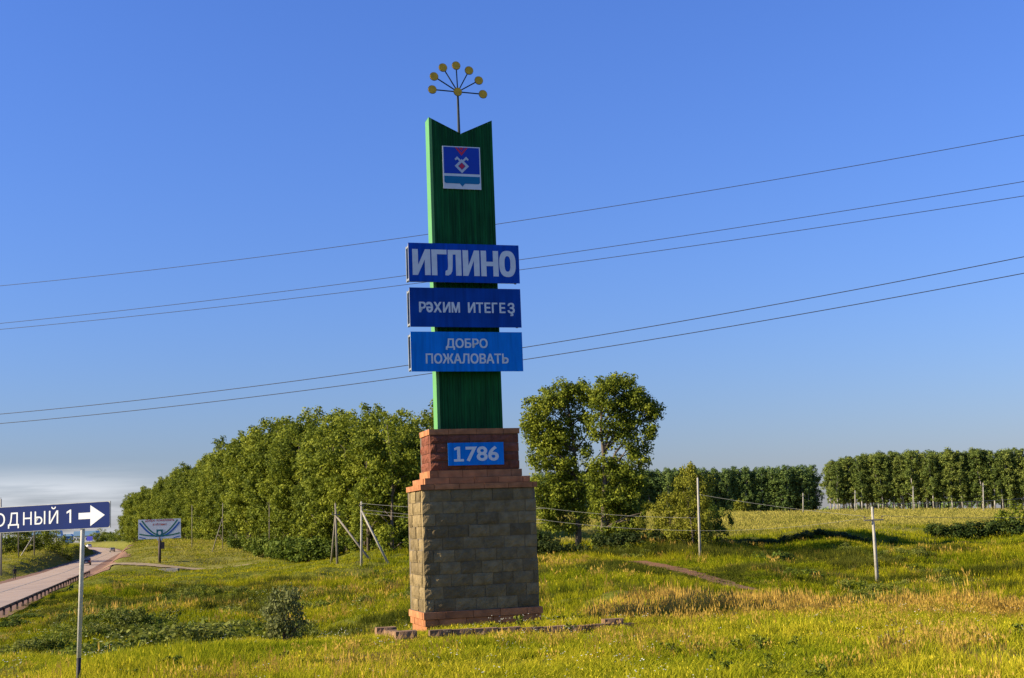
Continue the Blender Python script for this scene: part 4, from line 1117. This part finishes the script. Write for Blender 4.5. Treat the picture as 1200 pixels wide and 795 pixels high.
lump_tree('tall_tree', [(708, 456, 18, 14, 1), (728, 452, 20, 13, 1), (698, 470, 13, 16, .8), (748, 462, 10, 10, .8), (720, 478, 22, 14, .9), (755, 480, 18, 12, .9), (768, 484, 9, 10, .8), (742, 497, 22, 10, .8), (762, 508, 10, 8, .8),
                        (722, 512, 14, 14, .6), (745, 528, 14, 16, .8), (756, 542, 8, 8, .7), (730, 550, 16, 16, .9), (700, 505, 8, 10, .4), (700, 545, 10, 12, .5), (715, 580, 16, 26, 1), (735, 578, 18, 26, 1), (698, 590, 10, 18, .8), (745, 605, 12, 18, .9), (718, 618, 20, 16, 1), (740, 630, 14, 12, 1), (706, 630, 10, 12, .8), (725, 500, 20, 14, .8), (735, 468, 18, 12, .9), (716, 545, 14, 18, .7), (750, 560, 10, 14, .7), (770, 478, 9, 8, .9), (764, 503, 10, 6, .9), (694, 498, 6, 12, .5), (697, 565, 9, 14, .6), (755, 470, 10, 8, .8)],
          [(707, 650), (707, 620), (708, 590), (709, 560), (707, 530), (704, 500), (706, 470)], 132, 42, .26, M_leafA, 'right tree of the tall pair, sky showing through its crown', 13,
          [[(708, 560), (722, 530), (742, 505), (758, 490)], [(709, 570), (728, 550), (745, 535)], [(707, 530), (716, 500), (725, 470)]])
# undergrowth below the pair, and dark bushes added along its shadow
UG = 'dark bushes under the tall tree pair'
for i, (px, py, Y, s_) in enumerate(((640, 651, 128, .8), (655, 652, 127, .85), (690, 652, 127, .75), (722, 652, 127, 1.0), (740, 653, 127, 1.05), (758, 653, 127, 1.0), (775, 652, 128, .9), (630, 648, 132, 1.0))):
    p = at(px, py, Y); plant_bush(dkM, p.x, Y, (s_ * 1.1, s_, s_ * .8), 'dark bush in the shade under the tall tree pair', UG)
HB = [('added low dark bush deepening the tree shadow, left end beside the bushy tree'), ('added low dark bush deepening the tree shadow along the field edge')]
for i, px in enumerate((778, 790, 846, 858, 871, 884, 897, 910, 923, 936, 950, 964, 978, 990)):  # bushes added to darken the band where the tall trees' shadow falls
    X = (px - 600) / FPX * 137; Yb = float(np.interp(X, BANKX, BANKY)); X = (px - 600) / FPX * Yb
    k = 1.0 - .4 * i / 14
    plant_bush(dkM, X, Yb - 1.5 + RT_.uniform(-.6, .6), (k * 1.0, k * .7, k * RT_.uniform(.30, .46)), HB[0] if i == 0 else HB[1], 'added dark bushes in the tree shadow')
wil = tree_meshes(77, 8.6, ROUND, 110, 120, .22, .72, M_leafC, M_bark, .16, .04, 16, .4, .45)
p = at(812, 645, 126)
plant_tree('willow_tree', wil, p.x, 126, 1.0, .6, 'small pale green bushy tree standing before the dark wood', None, sxy=.76)
wil2 = tree_meshes(78, 5.6, ROUND, 60, 110, .22, .68, M_leafC, M_bark, .12, .03, 10, .4, .45)
p = at(786, 640, 128); plant_tree('willow_tree', wil2, p.x, 128, 1.0, 2.2, 'lower pale green tree joined to the left of the bushy tree', None, sxy=.8)
wil3 = tree_meshes(79, 4.2, ROUND, 60, 110, .22, .62, M_leafBush, M_bark, .1, .03, 8, .4, .45)
p = at(834, 641, 130); plant_tree('willow_tree', wil3, p.x, 130, 1.0, 2.2, 'low dark tree joined to the right of the bushy tree', None, sxy=.55)
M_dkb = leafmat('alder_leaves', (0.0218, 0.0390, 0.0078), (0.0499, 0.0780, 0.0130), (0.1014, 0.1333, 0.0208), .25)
dbM = [bush_meshes(340 + i, 1.9, 2.6, 26, 55, .30, M_dkb, .72) for i in range(3)]
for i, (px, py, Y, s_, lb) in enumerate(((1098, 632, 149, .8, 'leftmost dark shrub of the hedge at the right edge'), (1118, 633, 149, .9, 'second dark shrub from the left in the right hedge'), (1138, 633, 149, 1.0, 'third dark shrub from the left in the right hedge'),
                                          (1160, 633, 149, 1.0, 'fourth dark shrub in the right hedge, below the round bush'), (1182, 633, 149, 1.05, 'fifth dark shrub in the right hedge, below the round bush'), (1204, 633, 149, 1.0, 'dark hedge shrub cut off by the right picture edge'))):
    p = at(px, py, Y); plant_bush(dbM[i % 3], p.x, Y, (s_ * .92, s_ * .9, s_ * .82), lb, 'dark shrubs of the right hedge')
p = at(1188, 610, 170); plant_bush(bush_meshes(360, 2.6, 4.4, 40, 60, .32, M_leafA, .8), p.x, 170, .95, 'olive round bush above the hedge at the right edge')
for px, py, Y, s_, lb in ((875, 633, 150, .55, 'small round bush on the field edge beside the bushy tree'), (900, 668, 116, .75, 'dark low bush on the slope right of the slender pole'), (940, 691, 96, .6, 'low dark bush near the leaning pole'), (1045, 640, 138, .4, 'small bush above the leaning pole')):
    p = at(px, py, Y); plant_bush(bushM[0], p.x, Y, (s_ * 1.4, s_, s_ * .7), lb)
# the silver shrub on the crest and low scrub in the valley
shM = bush_meshes(370, .55, 1.05, 46, 60, .07, M_leafS, .2)
p = at(335, 752, 22.6); plant_bush(shM, p.x, 22.6, (.66, .66, 1.05), 'upright silvery green shrub on the grass crest left of monument')
VGp = 'low scrub in the valley'
for i, (px, py, Y, s_, lb) in enumerate(((235, 698, 118, .8, 'dark scrub patch left of the silvery shrub'), (258, 697, 119, .7, 'dark scrub patch above the silvery shrub'), (215, 665, 172, .6, 'dark scrub beside the concrete slab'),
                         (640, 722, 27.5, .16, 'small dark weed clump beside the pedestal'), (185, 765, 60, .5, 'dark scrub low in the valley by the sign post'), (30, 735, 86, .45, 'dark scrub under the guard rail'), (10, 739, 82, .45, 'dark scrub under the guard rail at the picture edge'), (62, 722, 100, .4, 'dark scrub below the guard rail, near the sign post'))):
    p = at(px, py, Y); plant_bush(bushM[i % 4], p.x, Y, (s_ * 1.3, s_, s_ * .42), lb, VGp)

# birch wood on the right, dark wood beyond the field
birM = [tree_meshes(200 + i, 20, TALL, 120, 44, .40, .62, M_leafB, M_birch, .2, .17, 8, .5, .4, flatten=1.25) for i in range(6)]
drkM = [tree_meshes(220 + i, 18, TALL, 120, 42, .42, .66, M_leafD, M_birch, .2, .06, 8, .5, .4, flatten=1.25) for i in range(5)]
def wood(meshes, name, px0_, px1_, Ya, Yb, rowsn, step, label, group, smin=.85, smax=1.05, edge=None):
    i = 0
    for rw in range(rowsn):
        u = 0.0
        X0 = (px0_ - 600) / FPX * Ya; X1 = (px1_ - 600) / FPX * Yb
        n = int(abs(X1 - X0) / step)
        for k in range(n + 1):
            t = (k + RT_.uniform(-.3, .3)) / max(n, 1); Y = Ya + (Yb - Ya) * t + rw * 4.2 + RT_.uniform(-2.2, 2.2); X = X0 + (X1 - X0) * t + RT_.uniform(-.6, .6)
            plant_tree(name, meshes[i % len(meshes)], X, Y, RT_.uniform(smin, smax) * (edge(t) if edge else 1), RT_.uniform(0, 6.28), label, group, sxy=RT_.uniform(1.15, 1.6)); i += 1
wood(birM, 'birch_tree', 968, 1235, 455, 425, 3, 1.65, 'slim birch with pale trunk in the wood at right', 'birches of the wood at right', .9, 1.0, edge=lambda t: .94 + .06 * t + .09 * min(t * 5, 1) - .03)
wood(drkM, 'wood_tree', 620, 945, 500, 505, 3, 2.3, 'slim dark tree in the wood beyond the field', 'trees of the dark wood beyond the field', .9, 1.02, edge=lambda t: .94 + .06 * t)
for px, py, Y, s_, lb in ((760, 603, 485, 1.6, 'bright green bush before the dark wood by the tall pair'), (868, 600, 485, 1.8, 'bright green bush before the middle of the dark wood')):
    p = at(px, py, Y); plant_bush(bush_meshes(380, 1.9, 2.6, 26, 55, .4, M_leafC, .75), p.x, Y, s_, lb)
# bushes and trees on the far side of the road, and far trees
farM = [tree_meshes(240 + i, 7, ROUND, 44, 40, .42, .95, M_leafA, M_bark, .12, .03, 6) for i in range(3)]
for i, (px, py, Y, s_) in enumerate(((-6, 654, 300, .85), (6, 654, 300, .8), (17, 654, 302, .95), (28, 654, 304, .9), (38, 654, 306, 1.0), (47, 653, 310, .95), (56, 653, 315, .85), (64, 653, 320, .75), (73, 652, 325, .6), (80, 651, 330, .5))):
    p = at(px, py, Y); plant_tree('roadside_tree', farM[i % 3], p.x, Y, s_, RT_.uniform(0, 6), 'bushy low tree in the belt left of the road', 'low trees left of the road', sxy=.9)
for i, (px, py, Y, s_) in enumerate(((112, 639, 650, .8), (118, 639, 650, 1.0), (124, 639, 660, .75), (131, 640, 640, .75), (137, 641, 620, .85), (143, 641, 600, .85), (149, 641, 580, .9), (84, 638, 690, .5), (95, 638, 690, .55))):
    p = at(px, py, Y); plant_tree('far_tree', farM[i % 3], p.x, Y, s_, RT_.uniform(0, 6), 'far round tree where the road disappears', 'far trees at the end of the road', sxy=1.1)
# far woods on the skyline (one mass)
r = np.random.default_rng(9); C_ = []
for a in np.linspace(-.5, .5, 420):
    Y = 1700 + 200 * math.sin(a * 9); C_.append((a * Y, Y, 2.5 + r.uniform(2, 12) + 3 * math.sin(a * 23)))
C_ = np.array(C_); v, f, t = leaves(C_, 7.0, 40, 4.0, r)
fw_o = link('far_woods', np_mesh('far_woods', v, f, M_leafD, t)); tag(fw_o, 'thin line of far woods on the skyline', 'woods', kind='stuff')

# ------------------------------------------------------------------ grass and weeds (uncountable)
PROTO = bpy.data.collections.new('plant_prototypes')
def blades(seed, n, rad, hmin, hmax, w, bend=.5, heads=0, seg=3):
    r = np.random.default_rng(seed); V, F, Tn = [], [], []
    for i in range(n):
        a = r.random() * 6.28; q = rad * math.sqrt(r.random()); x, y = q * math.cos(a), q * math.sin(a)
        h = r.uniform(hmin, hmax); d = r.random() * 6.28; bd_ = bend * h * r.uniform(.2, 1); fa = r.random() * 6.28
        ux, uy = math.cos(fa), math.sin(fa); tn = r.random() * .5
        b = len(V)
        for k in range(seg + 1):
            t = k / seg; ww = w * (1 - t ** 1.5) * .5 + w * .04
            cx_ = x + math.cos(d) * bd_ * t * t; cy_ = y + math.sin(d) * bd_ * t * t; z = h * (t - .12 * t * t) - .03 * (k == 0)
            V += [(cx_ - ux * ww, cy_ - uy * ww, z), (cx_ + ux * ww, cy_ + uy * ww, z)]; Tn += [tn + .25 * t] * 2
            if k: F.append((b + 2 * k - 2, b + 2 * k - 1, b + 2 * k + 1, b + 2 * k))
        if heads and r.random() < heads:
            s_ = w * 1.0; hh = h * .24; b = len(V)
            V += [(cx_ - s_, cy_, z - hh * .3), (cx_, cy_ - s_ * .3, z - hh * .5), (cx_ + s_, cy_, z - hh * .3), (cx_ + .2 * s_, cy_, z + hh * .6)]; F.append((b, b + 1, b + 2, b + 3)); Tn += [.8] * 4
    return V, F, Tn
def proto(nm, data, mat):
    V, F, Tn = data
    o = bpy.data.objects.new(nm, np_mesh(nm, V, F, mat, Tn)); return o
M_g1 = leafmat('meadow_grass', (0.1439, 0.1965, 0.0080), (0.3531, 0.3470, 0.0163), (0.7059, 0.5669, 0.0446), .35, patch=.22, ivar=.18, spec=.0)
M_g2 = leafmat('dry_grass', (0.2414, 0.1620, 0.0270), (0.3621, 0.2247, 0.0406), (0.5069, 0.3344, 0.0722), .3, patch=.4, spec=.0)
M_g5 = leafmat('rank_grass', (.035, .05, .006), (.085, .095, .012), (.15, .15, .025), .3, patch=.2, ivar=.25, spec=.0)
M_g3 = leafmat('valley_grass', (0.0959, 0.1409, 0.0054), (0.2623, 0.2666, 0.0102), (0.4791, 0.4052, 0.0212), .35, patch=.07, ivar=.18, spec=.0)
M_g4 = leafmat('field_grass', (0.1470, 0.1636, 0.0213), (0.2807, 0.2591, 0.0463), (0.4008, 0.3409, 0.0783), .3, patch=.05, ivar=.18, spec=.0)
M_weed = leafmat('weed_leaves', (0.0493, 0.0864, 0.0082), (0.1280, 0.1633, 0.0143), (0.2363, 0.2498, 0.0297), .3, patch=.3)
M_weed2 = leafmat('pale_weed_leaves', (.06, .085, .012), (.14, .165, .025), (.24, .25, .05), .3, patch=.3)
M_flw = surf('white_flower', (.70, .70, .60), .8, .1, 5); M_fly = surf('yellow_flower', (.70, .50, .04), .8, .1, 5)
M_umb = surf('cream_umbel', (.42, .44, .18), .8, .2, 5)

def scatter(name, protos, P, rot, scl, which, label):
    """one object: a cloud of points that carries plant instances"""
    c = bpy.data.collections.new(name + '_plants')
    for i, o in enumerate(protos):
        o.name = '%s_plant_%02d' % (name, i); c.objects.link(o)
    me = bpy.data.meshes.new(name); me.vertices.add(len(P)); me.vertices.foreach_set('co', np.asarray(P, np.float32).ravel())
    for nm, ty, val in (('rot', 'FLOAT_VECTOR', rot), ('scl', 'FLOAT_VECTOR', scl), ('which', 'INT', which)):
        a = me.attributes.new(nm, ty, 'POINT')
        if ty == 'INT': a.data.foreach_set('value', np.asarray(val, np.int32))
        else: a.data.foreach_set('vector', np.asarray(val, np.float32).ravel())
    o = link(name, me); tag(o, label, 'vegetation', kind='stuff')
    ng = bpy.data.node_groups.new(name + '_nodes', 'GeometryNodeTree')
    ng.interface.new_socket('Geometry', in_out='INPUT', socket_type='NodeSocketGeometry'); ng.interface.new_socket('Geometry', in_out='OUTPUT', socket_type='NodeSocketGeometry')
    N, L = ng.nodes, ng.links
    gi, go = N.new('NodeGroupInput'), N.new('NodeGroupOutput')
    ci = N.new('GeometryNodeCollectionInfo'); ci.inputs['Collection'].default_value = c; ci.inputs['Separate Children'].default_value = True; ci.inputs['Reset Children'].default_value = True
    ip = N.new('GeometryNodeInstanceOnPoints'); ip.inputs['Pick Instance'].default_value = True
    def attr(nm, ty):
        a = N.new('GeometryNodeInputNamedAttribute'); a.data_type = ty; a.inputs[0].default_value = nm; return a.outputs[0]
    L.new(gi.outputs[0], ip.inputs['Points']); L.new(ci.outputs[0], ip.inputs['Instance']); L.new(attr('which', 'INT'), ip.inputs['Instance Index'])
    e2r = N.new('FunctionNodeEulerToRotation'); L.new(attr('rot', 'FLOAT_VECTOR'), e2r.inputs[0]); L.new(e2r.outputs[0], ip.inputs['Rotation'])
    L.new(attr('scl', 'FLOAT_VECTOR'), ip.inputs['Scale']); L.new(ip.outputs[0], go.inputs[0])
    md = o.modifiers.new('plants', 'NODES'); md.node_group = ng
    return o
AL, AR = -.46, .46
def sample(n, y0, y1, power=1.0):
    """points spread over the wedge the picture can see, a little wider"""
    u = rng.random(n); y = np.sqrt(y0 ** 2 + u * (y1 ** 2 - y0 ** 2)) if power == 1 else y0 * (y1 / y0) ** u
    a = rng.uniform(AL, AR, n); return a * y + rng.uniform(-2.6, 2.6, n), y
def keep(x, y):
    sd, _ = road_dist(x, y)
    k = (np.abs(sd) > 5.6) & (line_dist(x, y, APR) > 5.2) & (line_dist(x, y, PATH) > 1.3) & (line_dist(x, y, TRACK) > 1.1)
    c, s = math.cos(-TROT), math.sin(-TROT); lx = (x - TX) * c - (y - TY) * s; ly = (x - TX) * s + (y - TY) * c
    k &= ~((np.abs(lx) < 1.02) & (np.abs(ly) < .64))
    return k
def low_near(x, y):
    sd, _ = road_dist(x, y)
    d = np.minimum(np.minimum(np.abs(sd) - 5.4, line_dist(x, y, APR) - 4.5), np.minimum(line_dist(x, y, PATH) - 1.2, line_dist(x, y, TRACK) - .8))
    return .22 + .78 * sstep(.5, 7, d)
def finish(x, y, smin, smax, tilt=.12, zs=(.8, 1.25)):
    n = len(x); P = np.stack([x, y, H(x, y)], -1)
    rot = np.stack([rng.normal(0, tilt, n), rng.normal(0, tilt, n), rng.uniform(0, 6.28, n)], -1)
    s_ = rng.uniform(smin, smax, n); scl = np.stack([s_, s_, s_ * rng.uniform(*zs, n) * low_near(x, y)], -1)
    return P, rot, scl
# dry band along the crest on the right, and dry patches
def dryness(x, y):
    a = x / y
    band = np.exp(-((y - (26.0 + 2 * np.sin(a * 9))) / 3.6) ** 2) * sstep(.03, .10, a) * (.8 + .5 * fbm(x * .6 + 4, y * .6, 2))
    patch = sstep(.08, .3, fbm(x * .22 + 3, y * .22, 3)) * .10
    corner = sstep(.22, .40, a) * sstep(.0, .25, fbm(x * .4 + 9, y * .4, 2) + .05) * .8
    return np.clip(band * 1.0 + patch + corner * .6 * (y < 24), 0, 1)
# near meadow
x, y = sample(58000, 11.5, 34); k = keep(x, y); x, y = x[k], y[k]
dn = fbm(x * .5, y * .5, 3); k = rng.random(len(x)) < .82 + dn; x, y = x[k], y[k]
P, rot, scl = finish(x, y, .75, 1.25)
dry = rng.random(len(x)) < dryness(x, y) * .85
tall = (.85 + 1.5 * np.clip(fbm(x * .55 + 20, y * .55, 3), -.22, .45)) * (1 + .2 * dryness(x, y) * (y > 22)); scl[:, 2] *= tall
near_tower = np.hypot(x - TX, y - TY) < 2.4; scl[near_tower, 2] *= .78
border_front = (np.abs((x - BX) * -math.sin(BR) + (y - BY) * math.cos(BR) + .35) < .75) & ((x - BX) > -.6) & (x < 2.6); scl[border_front, 2] *= .42
which = np.where(dry, rng.integers(5, 8, len(x)), rng.integers(0, 5, len(x)))
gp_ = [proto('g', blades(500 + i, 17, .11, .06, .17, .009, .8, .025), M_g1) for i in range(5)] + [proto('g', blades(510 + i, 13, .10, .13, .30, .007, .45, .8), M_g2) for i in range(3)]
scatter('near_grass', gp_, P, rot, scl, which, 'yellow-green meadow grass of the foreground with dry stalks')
# little flowers in the near meadow
x, y = sample(1500, 13, 27); k = keep(x, y) & (rng.random(len(x)) < .45 + 1.2 * fbm(x * .3 + 7, y * .3, 2)); x, y = x[k], y[k]; P, rot, scl = finish(x, y, .6, 1.1)
def flower(seed, mat_h, n, h, r0):
    r = np.random.default_rng(seed); mb = MB()
    for i in range(n):
        a, q = r.random() * 6.28, r.random() * .12; b = Vector((q * math.cos(a), q * math.sin(a), 0)); t = b + Vector((r.normal() * .03, r.normal() * .03, h * r.uniform(.7, 1.1)))
        nn = 6; rr = r0 * r.uniform(.7, 1.2); vs_ = [t + Vector((rr * math.cos(k * 2 * PI / nn), rr * math.sin(k * 2 * PI / nn), rr * .25 * (k % 2))) for k in range(nn)] + [t - Vector((0, 0, rr * .5))]
        mb.add(vs_, [tuple(range(nn))] + [(k, nn, (k + 1) % nn) for k in range(nn)])
    return bpy.data.objects.new('f', mb.mesh('flower', mat_h))
scatter('meadow_flowers', [flower(1, M_flw, 4, .17, .009), flower(2, M_flw, 3, .19, .012), flower(3, M_fly, 5, .17, .009)], P, rot, scl, rng.integers(0, 3, len(x)), 'small white and yellow flowers sprinkled in the foreground grass')
# broad-leaved weeds in the near meadow and on the crest
def weedlet(seed, R_, hgt, n, leaf, mat):
    r = np.random.default_rng(seed); c = np.stack([r.normal(0, R_ * .45, n), r.normal(0, R_ * .45, n), r.uniform(.15, 1, n) * hgt], -1)
    v, f, t = leaves(c, R_ * .3, 12, leaf, r); return bpy.data.objects.new('w', np_mesh('weed', v, f, mat, t))
x, y = sample(420, 14, 32); k = keep(x, y) & (fbm(x * .28 + 31, y * .28, 3) > .10); x, y = x[k], y[k]; P, rot, scl = finish(x, y, .45, .8)
scatter('near_weeds', [weedlet(i, .16, .22, 10, .055, M_weed) for i in range(3)], P, rot, scl, rng.integers(0, 3, len(x)), 'darker broad-leaved weeds among the foreground grass')
# valley and slopes
x, y = sample(66000, 26, 135); k = keep(x, y) | ((line_dist(x, y, TRACK) < 1.1) & (rng.random(len(x)) < .3)); x, y = x[k], y[k]; P, rot, scl = finish(x, y, .8, 1.5)
scl *= (np.clip(y / 70, .6, 1.25))[:, None]; scl[:, 2] *= .7 + 1.1 * np.clip(fbm(x * .12 + 2, y * .12, 3) + .2, 0, .7)
bare = bare_at(x, y); k = rng.random(len(x)) > bare * .8; P, rot, scl, x, y = P[k], rot[k], scl[k], x[k], y[k]
dry = rng.random(len(x)) < sstep(.1, .4, fbm(x * .07 + 50, y * .07, 3)) * .14 + .02
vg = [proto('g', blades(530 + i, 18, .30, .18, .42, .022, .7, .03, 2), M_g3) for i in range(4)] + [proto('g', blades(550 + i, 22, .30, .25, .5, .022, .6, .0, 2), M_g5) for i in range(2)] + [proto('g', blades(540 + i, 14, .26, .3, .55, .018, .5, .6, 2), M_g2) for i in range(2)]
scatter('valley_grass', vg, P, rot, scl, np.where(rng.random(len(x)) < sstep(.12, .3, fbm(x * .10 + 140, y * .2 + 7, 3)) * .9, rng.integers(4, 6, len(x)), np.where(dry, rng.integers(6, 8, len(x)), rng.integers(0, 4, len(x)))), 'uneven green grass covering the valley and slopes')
# tall weeds in patches of the valley
x, y = sample(9500, 24, 135); k = keep(x, y) & (fbm(x * .09 + 70, y * .16, 3) + .27 * sstep(-.05, -.3, x / y) * (1 - sstep(85, 115, y)) - .16 * sstep(-.08, .0, x / y) - .3 * (y < 34) * (x / y > -.2) - .3 * (y < 75) * (x / y > -.15) > .17) & (low_near(x, y) > .8); x, y = x[k], y[k]; P, rot, scl = finish(x, y, .5, 1.15)
scatter('valley_weeds', [weedlet(20 + i, .5, .62, 46, .10, M_weed) for i in range(4)] + [weedlet(30 + i, .5, .7, 40, .09, M_weed2) for i in range(2)], P, rot, scl, rng.integers(0, 6, len(x)), 'dark tall weeds in patches over the valley')
def umbel(seed):
    r = np.random.default_rng(seed); mb = MB()
    for i in range(9):
        t = Vector((r.normal() * .28, r.normal() * .28, r.uniform(.45, .8))); rr = r.uniform(.022, .05); n = 7
        vs_ = [t + Vector((rr * math.cos(k * 2 * PI / n), rr * math.sin(k * 2 * PI / n), .02 * r.random())) for k in range(n)] + [t - Vector((0, 0, .012))]
        mb.add(vs_, [tuple(range(n))] + [(k, n, (k + 1) % n) for k in range(n)])
    return bpy.data.objects.new('u', mb.mesh('umbel', M_umb))
x, y = sample(1300, 30, 95); k = keep(x, y) & (x / y < -.12) & (fbm(x * .12 + 90, y * .12, 3) + .3 * sstep(-.2, -.34, x / y) > .1); x, y = x[k], y[k]; P, rot, scl = finish(x, y, .5, 1.1)
scatter('umbel_flowers', [umbel(i) for i in range(3)], P, rot, scl, rng.integers(0, 3, len(x)), 'cream umbel flowers standing among weeds at left')
# field and far slopes
x, y = sample(52000, 130, 420, 2); k = keep(x, y); x, y = x[k], y[k]; P, rot, scl = finish(x, y, .9, 1.6)
scl *= np.clip(y / 200, .8, 1.6)[:, None]
scl[:, 2] *= np.where(x < -18, .55, 1.0)
pl = pale_at(x, y); w_ = np.where(rng.random(len(x)) < pl, rng.integers(3, 6, len(x)), rng.integers(0, 3, len(x)))
fg = [proto('g', blades(560 + i, 16, .6, .2, .45, .05, .6, .03, 2), M_g3) for i in range(3)] + [proto('g', blades(570 + i, 16, .6, .2, .5, .045, .5, .5, 2), M_g4) for i in range(3)]
scatter('field_grass', fg, P, rot, scl, w_, 'pale grass of the far field and slopes')
